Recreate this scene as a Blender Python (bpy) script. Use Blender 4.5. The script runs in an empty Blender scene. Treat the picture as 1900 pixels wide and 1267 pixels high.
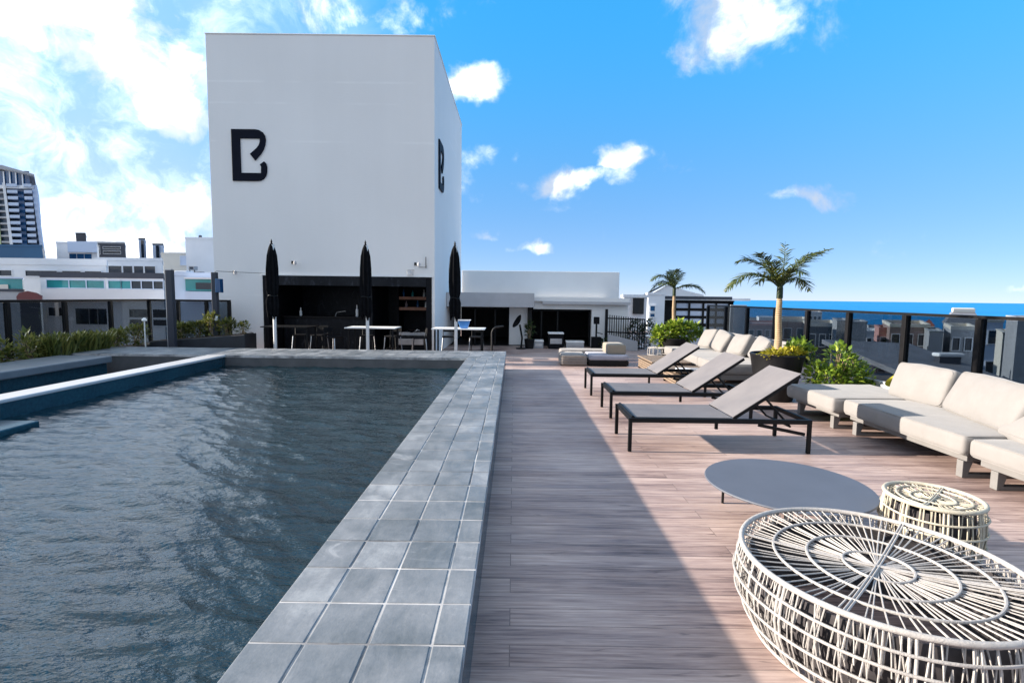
import bpy, bmesh, math, random
import numpy as np
from mathutils import Vector, Matrix, noise
random.seed(7)
rng = np.random.default_rng(7)
PI = math.pi
R_ = math.radians
S = bpy.context.scene
C = S.collection

# ------------------------------------------------------------------ camera
CH = 1.66
pitch, roll, yaw = math.atan((633.5-551)/950.), R_(0.7), R_(0.15)
fw = Vector((-math.sin(yaw)*math.cos(pitch), math.cos(yaw)*math.cos(pitch), -math.sin(pitch)))
rt = fw.cross(Vector((0,0,1))).normalized(); up = rt.cross(fw)
r2 = rt*math.cos(roll)+up*math.sin(roll); u2 = up*math.cos(roll)-rt*math.sin(roll)
cam = bpy.data.cameras.new('camera'); camo = bpy.data.objects.new('camera', cam); C.objects.link(camo)
M4 = Matrix((r2, u2, -fw)).transposed().to_4x4(); M4.translation = (0,0,CH); camo.matrix_world = M4
cam.sensor_width = 36; cam.lens = 18; cam.clip_end = 60000; cam.clip_start = .05
S.camera = camo

# ------------------------------------------------------------------ sun, sky, exposure
SUN_EL = R_(18)
SUN_DIR = Vector((-1, 0.01, 0)).normalized()          # towards the sun, on the ground
sd = Vector((SUN_DIR.x*math.cos(SUN_EL), SUN_DIR.y*math.cos(SUN_EL), math.sin(SUN_EL)))
sl = bpy.data.lights.new('sun', 'SUN'); sl.energy = 3.35; sl.angle = R_(.8); sl.color = (1, .89, .77)
so = bpy.data.objects.new('sun', sl); C.objects.link(so); so.rotation_euler = sd.to_track_quat('Z', 'Y').to_euler()
S.view_settings.view_transform = 'Standard'; S.view_settings.look = 'None'; S.view_settings.gamma = 1
S.view_settings.exposure = 2.08

W = bpy.data.worlds.new('World'); S.world = W; W.use_nodes = True
nt = W.node_tree; nt.nodes.clear()
def N(t, kind, **kw):
    n = t.nodes.new(kind)
    for k, v in kw.items():
        if hasattr(n, k): setattr(n, k, v)
    return n
def setin(n, **kw):
    for k, v in kw.items():
        n.inputs[k.replace('_', ' ')].default_value = v
def math_(t, op, a, b=None, clamp=False):
    n = t.nodes.new('ShaderNodeMath'); n.operation = op; n.use_clamp = clamp
    for i, v in enumerate((a, b)):
        if v is None: continue
        if isinstance(v, (int, float)): n.inputs[i].default_value = v
        else: t.links.new(v, n.inputs[i])
    return n.outputs[0]
def dirpx(x, y):
    return (r2*((x-950)/950)-u2*((y-633.5)/950)+fw)
sky = N(nt, 'ShaderNodeTexSky'); sky.sky_type = 'NISHITA'; sky.sun_disc = False
sky.sun_elevation = SUN_EL; sky.sun_rotation = math.atan2(SUN_DIR.x, SUN_DIR.y)
sky.air_density = .5; sky.dust_density = 0; sky.ozone_density = 10
tc = N(nt, 'ShaderNodeTexCoord'); D0 = tc.outputs['Generated']
def warp(t, v, scale, amt, det):
    n = t.nodes.new('ShaderNodeTexNoise'); t.links.new(v, n.inputs['Vector']); n.inputs['Scale'].default_value = scale; n.inputs['Detail'].default_value = det
    a = t.nodes.new('ShaderNodeVectorMath'); a.operation = 'SUBTRACT'; t.links.new(n.outputs['Color'], a.inputs[0]); a.inputs[1].default_value = (.5,.5,.5)
    b = t.nodes.new('ShaderNodeVectorMath'); b.operation = 'MULTIPLY_ADD'; t.links.new(a.outputs[0], b.inputs[0]); b.inputs[1].default_value = (amt,)*3; t.links.new(v, b.inputs[2])
    return b.outputs[0]
D = warp(nt, warp(nt, D0, 6, .10, 2), 24, .045, 5)
def dot(t, v, c):
    n = t.nodes.new('ShaderNodeVectorMath'); n.operation = 'DOT_PRODUCT'
    t.links.new(v, n.inputs[0]); n.inputs[1].default_value = c
    return n.outputs['Value']
BLOBS = [  # middle of the cloud, half width, half height (as angles seen from the terrace), strength
    (40,10,260,62,.9),(262,90,120,88,1.0),(335,195,80,56,.95),(10,140,40,18,.5),
    (150,395,110,45,.7),(315,385,95,66,.9),(230,465,260,62,.95),(235,290,40,26,.5),(60,260,100,40,.22),
    (640,5,160,60,.58),(886,165,50,28,.95),(885,290,45,42,.5),(945,280,50,22,.3),
    (1070,334,92,22,.85),(1150,302,32,28,1.0),(1005,328,36,22,.5),(1375,15,110,95,.66),(1500,15,150,50,.42),
    (1290,110,45,42,.55),(1490,362,58,15,.85),(1375,362,50,14,.36),(1535,343,22,10,.5),(1420,180,30,15,.38),
    (905,445,32,11,.7),(990,466,36,12,.75),(880,470,50,16,.45),(1885,527,34,8,.55),
    (-80,-330,620,260,1.2),(-350,300,420,300,.9),(-200,560,420,120,.7),  # first: unseen cloud added above the view to brighten the pool's reflections
]
acc = None
def smooth(t, v, lo, hi, a=0., b=1.):
    n = t.nodes.new('ShaderNodeMapRange'); n.interpolation_type = 'SMOOTHSTEP'
    t.links.new(v, n.inputs['Value']); n.inputs['From Min'].default_value = lo; n.inputs['From Max'].default_value = hi
    n.inputs['To Min'].default_value = a; n.inputs['To Max'].default_value = b
    return n.outputs['Result']
for (x, y, rx, ry, s) in BLOBS:
    c = dirpx(x, y); L = c.length; c = c.normalized()
    ax = c.cross(Vector((0,0,1))).normalized(); ay = ax.cross(c)
    rx = rx/950/L/(L if x < 0 or x > 1900 else 1); ry = ry/950/L
    u = dot(nt, D, tuple(ax/rx)); v = dot(nt, D, tuple(ay/ry))
    q = math_(nt, 'ADD', math_(nt, 'MULTIPLY', u, u), math_(nt, 'MULTIPLY', v, v))
    g = math_(nt, 'POWER', 2.718, math_(nt, 'MULTIPLY', q, -.62))
    front = math_(nt, 'GREATER_THAN', dot(nt, D, tuple(c)), 0)
    g = math_(nt, 'MULTIPLY', math_(nt, 'MULTIPLY', g, front), s)
    acc = g if acc is None else math_(nt, 'MAXIMUM', acc, g)
def noi(t, v, scale, detail, rough=.55, dist=0, off=None):
    n = t.nodes.new('ShaderNodeTexNoise')
    if off is not None:
        m = t.nodes.new('ShaderNodeVectorMath'); m.operation = 'ADD'; t.links.new(v, m.inputs[0]); m.inputs[1].default_value = off; v = m.outputs[0]
    t.links.new(v, n.inputs['Vector'])
    n.inputs['Scale'].default_value = scale; n.inputs['Detail'].default_value = detail
    n.inputs['Roughness'].default_value = rough; n.inputs['Distortion'].default_value = dist
    return n.outputs['Fac']
f1 = noi(nt, D0, 9, 9, .6, .3)
f0 = noi(nt, D, 2.2, 4, .5, 0, (3.1, 1.7, .4))
hi_ = smooth(nt, dot(nt, D, (0,0,1)), .60, .80)         # unseen broken cloud, added overhead and behind the viewer for fill light
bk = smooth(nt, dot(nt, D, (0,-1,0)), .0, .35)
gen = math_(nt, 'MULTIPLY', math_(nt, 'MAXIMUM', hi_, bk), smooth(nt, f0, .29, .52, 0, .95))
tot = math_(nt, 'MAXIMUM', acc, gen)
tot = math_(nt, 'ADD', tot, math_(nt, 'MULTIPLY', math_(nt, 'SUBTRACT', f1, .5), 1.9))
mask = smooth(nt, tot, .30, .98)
# thin bright veil towards the sun's side of the sky
veil = smooth(nt, dot(nt, D0, tuple(dirpx(-150, 330).normalized())), .74, .985, 0, .50)
mask = math_(nt, 'MAXIMUM', mask, math_(nt, 'MULTIPLY', veil, smooth(nt, f0, .25, .6, .6, 1.0)))
shade = smooth(nt, noi(nt, D, 8, 7, .62, .3, (.03, .02, -.045)), .42, .66)
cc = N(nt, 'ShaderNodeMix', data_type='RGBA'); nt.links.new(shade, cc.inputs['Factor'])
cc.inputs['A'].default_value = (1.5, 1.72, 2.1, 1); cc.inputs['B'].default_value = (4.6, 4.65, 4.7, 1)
# the sky's own blue, a little deeper
hs = N(nt, 'ShaderNodeHueSaturation'); 
gm_ = N(nt, 'ShaderNodeGamma'); nt.links.new(sky.outputs[0], gm_.inputs[0]); gm_.inputs[1].default_value = .55
nt.links.new(gm_.outputs[0], hs.inputs['Color']); setin(hs, Saturation=1.06, Value=1.35)
low_ = N(nt, 'ShaderNodeMix', data_type='RGBA', blend_type='MULTIPLY'); low_.inputs['Factor'].default_value = 1
lw_ = N(nt, 'ShaderNodeMix', data_type='RGBA'); nt.links.new(smooth(nt, dot(nt, D0, (0,0,1)), -.02, .55), lw_.inputs['Factor'])
lw_.inputs['A'].default_value = (1.05,.74,.66,1); lw_.inputs['B'].default_value = (.38,1.28,1.32,1)
nt.links.new(hs.outputs[0], low_.inputs['A']); nt.links.new(lw_.outputs['Result'], low_.inputs['B'])
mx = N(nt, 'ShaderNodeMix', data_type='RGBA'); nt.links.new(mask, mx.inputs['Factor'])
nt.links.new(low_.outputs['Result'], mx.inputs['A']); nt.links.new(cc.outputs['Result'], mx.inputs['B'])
# cloud towards the sun is brighter
br_ = N(nt, 'ShaderNodeMix', data_type='RGBA', blend_type='MULTIPLY'); br_.inputs['Factor'].default_value = 1
nt.links.new(cc.outputs['Result'], br_.inputs['A'])
bw = N(nt, 'ShaderNodeCombineColor'); bv = smooth(nt, dot(nt, D0, tuple(dirpx(-150, 330).normalized())), .55, .97, 1, 1.45)
for k_ in range(3): nt.links.new(bv, bw.inputs[k_])
nt.links.new(bw.outputs[0], br_.inputs['B']); nt.links.new(br_.outputs['Result'], mx.inputs['B'])
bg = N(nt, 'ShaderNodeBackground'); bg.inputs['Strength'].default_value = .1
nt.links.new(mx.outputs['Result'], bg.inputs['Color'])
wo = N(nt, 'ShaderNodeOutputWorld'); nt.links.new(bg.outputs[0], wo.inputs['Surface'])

# ------------------------------------------------------------------ materials
def newmat(name):
    m = bpy.data.materials.new(name); m.use_nodes = True
    t = m.node_tree; b = t.nodes['Principled BSDF']
    return m, t, b
def ramp(t, fac, stops):
    n = t.nodes.new('ShaderNodeValToRGB'); e = n.color_ramp.elements
    while len(e) < len(stops): e.new(.5)
    for el, (p, c) in zip(e, stops): el.position = p; el.color = (*c, 1)
    t.links.new(fac, n.inputs['Fac']); return n.outputs['Color']
def mapped(t, scale=(1,1,1), rot=(0,0,0), coord='Object'):
    tc = t.nodes.new('ShaderNodeTexCoord'); mp = t.nodes.new('ShaderNodeMapping')
    t.links.new(tc.outputs[coord], mp.inputs['Vector']); mp.inputs['Scale'].default_value = scale; mp.inputs['Rotation'].default_value = rot
    return mp.outputs['Vector']
def bump(t, b, h, strength, dist=.01, normal=None):
    n = t.nodes.new('ShaderNodeBump'); n.inputs['Strength'].default_value = strength; n.inputs['Distance'].default_value = dist
    t.links.new(h, n.inputs['Height'])
    if normal is not None: t.links.new(normal, n.inputs['Normal'])
    t.links.new(n.outputs[0], b.inputs['Normal']); return n.outputs[0]
def mixc(t, fac, a, b, mode='MIX'):
    n = t.nodes.new('ShaderNodeMix'); n.data_type = 'RGBA'; n.blend_type = mode
    for s, v in (('Factor', fac), ('A', a), ('B', b)):
        i = n.inputs[s]
        if isinstance(v, (int, float)): i.default_value = v
        elif isinstance(v, tuple): i.default_value = (*v, 1) if len(v) == 3 else v
        else: t.links.new(v, i)
    return n.outputs['Result']
def plain(name, col, rough=.5, metal=0, var=.12, scale=6, bmp=0, bscale=60, spec=.5):
    """a paint, metal or plaster with slight uneven tone and grain"""
    m, t, b = newmat(name)
    v = mapped(t)
    n = noi(t, v, scale, 5, .6)
    lo = tuple(c*(1-var) for c in col); hi = tuple(min(1, c*(1+var)) for c in col)
    t.links.new(ramp(t, n, [(.3, lo), (.7, hi)]), b.inputs['Base Color'])
    b.inputs['Roughness'].default_value = rough; b.inputs['Metallic'].default_value = metal
    b.inputs['Specular IOR Level'].default_value = spec
    if bmp: bump(t, b, noi(t, v, bscale, 4), bmp, .01)
    return m
M = {}
M['white_wall'] = plain('white_wall', (.74,.73,.71), .85, var=.04, scale=.7, bmp=.12, bscale=25, spec=.2)
# tower plaster: rain streaks and faint day joints
m, t, b = newmat('tower_plaster'); v = mapped(t)
st = noi(t, mapped(t, (1.2, 1.2, .12)), 2.0, 6, .6)
cl = noi(t, v, .35, 4, .5)
sep = t.nodes.new('ShaderNodeSeparateXYZ'); t.links.new(v, sep.inputs[0])
jo = None
for z in (1.62, 5.75, 6.75, 7.3):
    a = math_(t, 'ABSOLUTE', math_(t, 'SUBTRACT', sep.outputs['Z'], z))
    a = smooth(t, a, .0, .05, 1, 0)
    jo = a if jo is None else math_(t, 'MAXIMUM', jo, a)
jo = math_(t, 'MULTIPLY', jo, smooth(t, noi(t, v, .8, 3), .42, .6))
col = ramp(t, math_(t, 'ADD', math_(t, 'MULTIPLY', st, .3), math_(t, 'MULTIPLY', cl, .7)), [(.3, (.73,.72,.70)), (.7, (.79,.78,.76))])
col = mixc(t, math_(t, 'MULTIPLY', jo, .5), col, (.86,.85,.83))
t.links.new(col, b.inputs['Base Color']); b.inputs['Roughness'].default_value = .8; b.inputs['Specular IOR Level'].default_value = .25
bump(t, b, math_(t, 'ADD', noi(t, mapped(t, (1,1,4)), 6, 5), math_(t, 'MULTIPLY', jo, .4)), .12, .02)
M['tower_plaster'] = m
M['black_metal'] = plain('black_metal', (.0035,.004,.005), .5, .0, var=.3, spec=.22)
M['bronze_metal'] = plain('bronze_metal', (.006,.0056,.006), .45, .0, var=.25, spec=.22)
M['black_panel'] = plain('black_panel', (.0035,.004,.006), .6, var=.5, scale=3, spec=.15)
m, t, b = newmat('black_stone'); v = mapped(t, (1.4,1,.7))
ve = noi(t, v, 3.2, 9, .72, 1.6)
t.links.new(ramp(t, ve, [(.40, (.0035,.0045,.007)), (.56, (.007,.0085,.012)), (.66, (.03,.034,.042))]), b.inputs['Base Color']); b.inputs['Roughness'].default_value = .4; b.inputs['Specular IOR Level'].default_value = .2
M['black_stone'] = m
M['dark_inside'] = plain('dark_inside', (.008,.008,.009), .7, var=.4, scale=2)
M['letter_black'] = plain('letter_black', (.003,.005,.013), .6, var=.2, spec=.1)
M['grey_fascia'] = plain('grey_fascia', (.42,.42,.43), .7, var=.08, scale=2, bmp=.1)
M['steel'] = plain('steel', (.55,.56,.57), .28, 1.0, var=.1)
M['pole_alu'] = plain('pole_alu', (.62,.63,.62), .45, .3, var=.1)
M['white_paint'] = plain('white_paint', (.78,.78,.76), .45, var=.05)
M['canvas_black'] = plain('canvas_black', (.005,.0055,.007), .9, var=.5, scale=9, bmp=.5, bscale=300, spec=.08)
M['cushion'] = None
def fabric(name, col, var=.08, weave=700, bm=.25):
    m, t, b = newmat(name); v = mapped(t)
    n = noi(t, v, 5, 5, .6); fine = noi(t, v, weave, 2)
    c = ramp(t, math_(t, 'ADD', math_(t, 'MULTIPLY', n, .7), math_(t, 'MULTIPLY', fine, .3)), [(.3, tuple(x*(1-var) for x in col)), (.7, tuple(min(1, x*(1+var)) for x in col))])
    t.links.new(c, b.inputs['Base Color']); b.inputs['Roughness'].default_value = .95; b.inputs['Specular IOR Level'].default_value = .15
    b.inputs['Sheen Weight'].default_value = .15
    wr = noi(t, v, 7, 3, .5, .6)
    bump(t, b, math_(t, 'ADD', math_(t, 'MULTIPLY', fine, .06), wr), bm, .02)
    return m
M['cushion'] = fabric('cushion_fabric', (.205,.195,.186))
M['cushion_grey'] = fabric('cushion_grey', (.22,.205,.195))
M['sofa_frame'] = plain('sofa_frame', (.15,.145,.14), .55, var=.08)
M['lounge_blue'] = fabric('lounge_blue', (.27,.28,.33))
M['lounge_tan'] = fabric('lounge_tan', (.24,.21,.165))
# sling mesh of the loungers
m, t, b = newmat('sling'); v = mapped(t)
wv = t.nodes.new('ShaderNodeTexWave'); wv.wave_type = 'BANDS'; wv.bands_direction = 'Y'; t.links.new(v, wv.inputs['Vector']); wv.inputs['Scale'].default_value = 60
n = noi(t, v, 4, 5); t.links.new(ramp(t, math_(t, 'ADD', math_(t, 'MULTIPLY', n, .8), math_(t, 'MULTIPLY', noi(t, v, 500, 2), .2)), [(.3, (.125,.117,.12)), (.7, (.165,.153,.152))]), b.inputs['Base Color'])
b.inputs['Roughness'].default_value = .62; b.inputs['Specular IOR Level'].default_value = .4
bump(t, b, noi(t, v, 500, 2), .2, .003); M['sling'] = m
M['table_grey'] = plain('table_grey', (.085,.093,.115), .55, var=.08, scale=3, bmp=.1, bscale=200)
M['rattan_white'] = plain('rattan_white', (.35,.33,.31), .6, var=.14, scale=30, bmp=.3, bscale=150)
M['rattan_cream'] = plain('rattan_cream', (.40,.365,.285), .6, var=.16, scale=30, bmp=.3, bscale=150)
M['liner_dark'] = plain('liner_dark', (.035,.031,.033), .9, var=.5, scale=9)  # dark tone for the shade inside the drums
M['rattan_brown'] = plain('rattan_brown', (.18,.13,.09), .7, var=.5, scale=40, bmp=.6, bscale=90)
M['pot_black'] = plain('pot_black', (.006,.006,.007), .55, var=.5, scale=3, bmp=.3, bscale=12, spec=.2)
M['soil'] = plain('soil', (.05,.035,.025), .95, var=.5, scale=25, bmp=.8, bscale=40)
M['slab_grey'] = plain('slab_grey', (.15,.165,.18), .45, var=.18, scale=1.3, bmp=.15, bscale=30)
M['gutter_dark'] = plain('gutter_dark', (.02,.024,.03), .5, var=.4, scale=2)
M['coping_pale'] = plain('coping_pale', (.50,.50,.50), .3, var=.12, scale=1.2, bmp=.1)  # sky reflected on the wet overflow edge, put into a pale colour
M['wood_shelf'] = plain('wood_shelf', (.30,.13,.07), .5, var=.2, scale=8)
M['blue_plastic'] = plain('blue_plastic', (.06,.22,.55), .4, var=.15)
M['teal_glass'] = plain('teal_glass', (.03,.22,.23), .08, var=.25, scale=.5)
M['blue_wall'] = plain('blue_wall', (.012,.085,.19), .5, var=.15, scale=.1)
M['pale_blue_wall'] = plain('pale_blue_wall', (.50,.58,.72), .6, var=.06, scale=.2)
M['city_white'] = plain('city_white', (.70,.71,.73), .8, var=.07, scale=.25, spec=.2)
M['city_cream'] = plain('city_cream', (.62,.59,.53), .85, var=.08, scale=.2, spec=.2)
M['city_dark'] = plain('city_dark', (.035,.04,.055), .6, var=.35, scale=.2)
M['city_grey'] = plain('city_grey', (.34,.35,.37), .75, var=.1, scale=.3)
M['city_brown'] = plain('city_brown', (.27,.20,.19), .8, var=.2, scale=.2)
M['city_pink'] = plain('city_pink', (.45,.24,.22), .8, var=.1, scale=.3)
M['roof_red'] = plain('roof_red', (.30,.09,.06), .8, var=.25, scale=1.5)
M['roof_slate'] = plain('roof_slate', (.16,.165,.185), .7, var=.2, scale=.8)
M['tower_blue'] = plain('tower_blue', (.03,.055,.095), .3, var=.3, scale=.2)
M['green_wall'] = plain('green_wall', (.42,.50,.27), .8, var=.08, scale=.1)
M['maroon'] = plain('maroon', (.10,.018,.02), .5, var=.3, scale=.5)
M['window_glass'] = plain('window_glass', (.018,.024,.034), .06, var=.5, scale=.35)
M['window_blue'] = plain('window_blue', (.015,.07,.17), .06, var=.4, scale=.3)
M['flower_pale'] = plain('flower_pale', (.7,.66,.6), .7)

def leafmat(name, cols, trans=.3):
    m, t, b = newmat(name)
    oi = t.nodes.new('ShaderNodeAttribute'); oi.attribute_name = 'tone'
    c = ramp(t, oi.outputs['Fac'], [(i/(len(cols)-1), c) for i, c in enumerate(cols)])
    t.links.new(c, b.inputs['Base Color']); b.inputs['Roughness'].default_value = .45; b.inputs['Specular IOR Level'].default_value = .35
    tr = t.nodes.new('ShaderNodeBsdfTranslucent'); t.links.new(c, tr.inputs['Color'])
    mx = t.nodes.new('ShaderNodeMixShader'); mx.inputs[0].default_value = trans
    t.links.new(b.outputs[0], mx.inputs[1]); t.links.new(tr.outputs[0], mx.inputs[2])
    t.links.new(mx.outputs[0], t.nodes['Material Output'].inputs['Surface']); return m
M['leaf_bright'] = leafmat('leaf_bright', [(.05,.10,.015),(.17,.27,.03),(.36,.42,.05)], .35)
M['leaf_dark'] = leafmat('leaf_dark', [(.012,.028,.010),(.035,.06,.016),(.07,.095,.025)], .25)
M['leaf_hedge'] = leafmat('leaf_hedge', [(.04,.06,.012),(.12,.135,.028),(.25,.235,.06)], .3)
M['leaf_palm'] = leafmat('leaf_palm', [(.016,.032,.009),(.055,.08,.018),(.16,.165,.045)], .25)
M['leaf_yellow'] = leafmat('leaf_yellow', [(.25,.22,.02),(.38,.34,.03),(.5,.46,.06)], .35)
m, t, b = newmat('palm_trunk'); v = mapped(t, (1,1,1))
wv = t.nodes.new('ShaderNodeTexWave'); wv.bands_direction = 'Z'; wv.inputs['Scale'].default_value = 9; wv.inputs['Distortion'].default_value = 1.5; t.links.new(v, wv.inputs['Vector'])
t.links.new(mixc(t, math_(t, 'MULTIPLY', wv.outputs['Fac'], .6), ramp(t, noi(t, mapped(t, (8,8,1.5)), 4, 5), [(.3, (.30,.20,.11)), (.7, (.48,.36,.22))]), (.16,.10,.06)), b.inputs['Base Color'])
b.inputs['Roughness'].default_value = .85; bump(t, b, wv.outputs['Fac'], .7, .015); M['palm_trunk'] = m

# tinted railing glass
m = bpy.data.materials.new('tinted_glass'); m.use_nodes = True; t = m.node_tree; t.nodes.clear()
tr = t.nodes.new('ShaderNodeBsdfTransparent'); tr.inputs['Color'].default_value = (.42,.465,.505,1)
gl = t.nodes.new('ShaderNodeBsdfGlossy'); gl.inputs['Roughness'].default_value = .015; gl.inputs['Color'].default_value = (.9,.95,1,1)
lw = t.nodes.new('ShaderNodeLayerWeight')
fr = math_(t, 'ADD', math_(t, 'MULTIPLY', math_(t, 'POWER', lw.outputs['Facing'], 5), .75), .025)
mx = t.nodes.new('ShaderNodeMixShader'); t.links.new(fr, mx.inputs[0]); t.links.new(tr.outputs[0], mx.inputs[1]); t.links.new(gl.outputs[0], mx.inputs[2])
o = t.nodes.new('ShaderNodeOutputMaterial'); t.links.new(mx.outputs[0], o.inputs['Surface']); M['tinted_glass'] = m

# wooden deck: boards run across, each its own tone
m, t, b = newmat('deck_wood'); v = mapped(t)
br = t.nodes.new('ShaderNodeTexBrick'); t.links.new(v, br.inputs['Vector'])
br.offset = .37; br.offset_frequency = 2; br.squash = 1
br.inputs['Scale'].default_value = 1; br.inputs['Brick Width'].default_value = 2.3; br.inputs['Row Height'].default_value = .145
br.inputs['Mortar Size'].default_value = .0026; br.inputs['Mortar Smooth'].default_value = .3; br.inputs['Bias'].default_value = 0
br.inputs['Color1'].default_value = (0,0,0,1); br.inputs['Color2'].default_value = (1,1,1,1); br.inputs['Mortar'].default_value = (.5,.5,.5,1)
tone = t.nodes.new('ShaderNodeRGBToBW'); t.links.new(br.outputs['Color'], tone.inputs[0])
cx_ = t.nodes.new('ShaderNodeCombineXYZ'); t.links.new(math_(t, 'MULTIPLY', tone.outputs[0], 9.7), cx_.inputs[0]); t.links.new(math_(t, 'MULTIPLY', tone.outputs[0], 4.3), cx_.inputs[2])
def board(scale):           # each board takes its grain from its own place
    a = t.nodes.new('ShaderNodeVectorMath'); t.links.new(v, a.inputs[0]); t.links.new(cx_.outputs[0], a.inputs[1])
    mp = t.nodes.new('ShaderNodeMapping'); t.links.new(a.outputs[0], mp.inputs['Vector']); mp.inputs['Scale'].default_value = scale
    return mp.outputs['Vector']
g1 = noi(t, board((1.1, 26, 1)), 2.2, 9, .68, .25)
g2 = noi(t, board((.55, 5.5, 1)), 1.7, 6, .6, .5)
wx = noi(t, v, .55, 4, .55)
f = math_(t, 'ADD', math_(t, 'MULTIPLY', g1, .60), math_(t, 'ADD', math_(t, 'MULTIPLY', g2, .30), math_(t, 'MULTIPLY', tone.outputs[0], .10)))
f = math_(t, 'ADD', f, math_(t, 'MULTIPLY', math_(t, 'SUBTRACT', wx, .55), .5))
col = ramp(t, f, [(.29, (.095,.062,.056)), (.41, (.28,.198,.175)), (.56, (.475,.358,.310)), (.71, (.67,.53,.465))])
# knots and dark weathered dashes
kn = noi(t, board((1.5, 12, 1)), 1.6, 3, .5, 1.2)
col = mixc(t, smooth(t, kn, .62, .76, 0, .7), col, (.075,.05,.05))
col = mixc(t, math_(t, 'MULTIPLY', br.outputs['Fac'], .6), col, (.035,.025,.024))
t.links.new(col, b.inputs['Base Color'])
t.links.new(smooth(t, g2, .3, .7, .42, .66), b.inputs['Roughness']); b.inputs['Specular IOR Level'].default_value = .35
bump(t, b, math_(t, 'SUBTRACT', math_(t, 'MULTIPLY', g1, .5), math_(t, 'MULTIPLY', br.outputs['Fac'], 1.2)), .35, .006)
M['deck_wood'] = m

# stone tiles of the coping
m, t, b = newmat('coping_stone'); v = mapped(t)
at = t.nodes.new('ShaderNodeAttribute'); at.attribute_name = 'tone'
n1 = noi(t, v, 3.2, 7, .62, .3); n2 = noi(t, mapped(t, (1,.35,1)), 9, 6, .65, .4); n3 = noi(t, v, 60, 4, .6)
f = math_(t, 'ADD', math_(t, 'ADD', math_(t, 'MULTIPLY', n1, .62), math_(t, 'MULTIPLY', n2, .28)), math_(t, 'ADD', math_(t, 'MULTIPLY', at.outputs['Fac'], .16), math_(t, 'MULTIPLY', n3, .1)))
col = ramp(t, f, [(.38, (.070,.084,.092)), (.52, (.128,.143,.156)), (.64, (.185,.198,.212)), (.78, (.31,.325,.335))])
lime = smooth(t, noi(t, mapped(t, (.8,1.6,1)), 2.6, 8, .68, .8), .60, .72, 0, .55)
col = mixc(t, lime, col, (.36,.37,.38))
t.links.new(col, b.inputs['Base Color'])
t.links.new(smooth(t, n2, .3, .7, .34, .58), b.inputs['Roughness'])
bump(t, b, math_(t, 'ADD', n2, math_(t, 'MULTIPLY', n3, .4)), .3, .008); M['coping_stone'] = m
m, t, b = newmat('grout'); n = noi(t, mapped(t), 2.2, 6, .6, .5)
t.links.new(ramp(t, n, [(.38, (.13,.13,.135)), (.60, (.50,.49,.48))]), b.inputs['Base Color']); b.inputs['Roughness'].default_value = .9; M['grout'] = m
# small blue glass mosaic on the pool walls
m, t, b = newmat('pool_mosaic'); v = mapped(t)
def checker_lines(t, v, size, w):
    s = t.nodes.new('ShaderNodeSeparateXYZ'); t.links.new(v, s.inputs[0]); out = None
    for ax in 'XYZ':
        fr = math_(t, 'FRACT', math_(t, 'MULTIPLY', s.outputs[ax], 1/size))
        e = math_(t, 'LESS_THAN', fr, w)
        out = e if out is None else math_(t, 'MAXIMUM', out, e)
    return out
vo = t.nodes.new('ShaderNodeTexVoronoi'); t.links.new(v, vo.inputs['Vector']); vo.inputs['Scale'].default_value = 22; 
col = ramp(t, math_(t, 'ADD', math_(t, 'MULTIPLY', noi(t, v, 1.3, 4), .6), math_(t, 'MULTIPLY', noi(t, v, 25, 1), .4)), [(.35, (.008,.030,.044)), (.65, (.016,.065,.088))])
t.links.new(col, b.inputs['Base Color']); b.inputs['Roughness'].default_value = .25; M['pool_mosaic'] = m
M['wall_stone'] = plain('wall_stone', (.075,.078,.082), .6, var=.25, scale=3, bmp=.2)
# water
m, t, b = newmat('pool_water'); v = mapped(t)
t.links.new(ramp(t, noi(t, v, .5, 3), [(.3, (.0014,.010,.015)), (.7, (.003,.018,.026))]), b.inputs['Base Color'])
b.inputs['Roughness'].default_value = .012; b.inputs['IOR'].default_value = 1.52; b.inputs['Specular IOR Level'].default_value = .5
h = math_(t, 'ADD', noi(t, mapped(t, (1,2.0,1), (0,0,.25)), 16, 3, .5, .3), math_(t, 'MULTIPLY', noi(t, mapped(t, (1,1.8,1), (0,0,-.4)), 34, 2, .5, .3), .5))
bump(t, b, h, .24, .03); M['pool_water'] = m
m, t, b = newmat('sea_water'); v = mapped(t)
t.links.new(ramp(t, noi(t, mapped(t, (.0004,.002,1)), 1, 4), [(.3, (.012,.18,.42)), (.7, (.02,.24,.52))]), b.inputs['Base Color'])
b.inputs['Roughness'].default_value = .55; b.inputs['IOR'].default_value = 1.33; b.inputs['Specular IOR Level'].default_value = .25
bump(t, b, noi(t, mapped(t, (.02,.05,1)), 1, 6), .6, 2.0); M['sea_water'] = m
M['ground'] = plain('ground', (.12,.12,.115), .9, var=.4, scale=.05)

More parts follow.
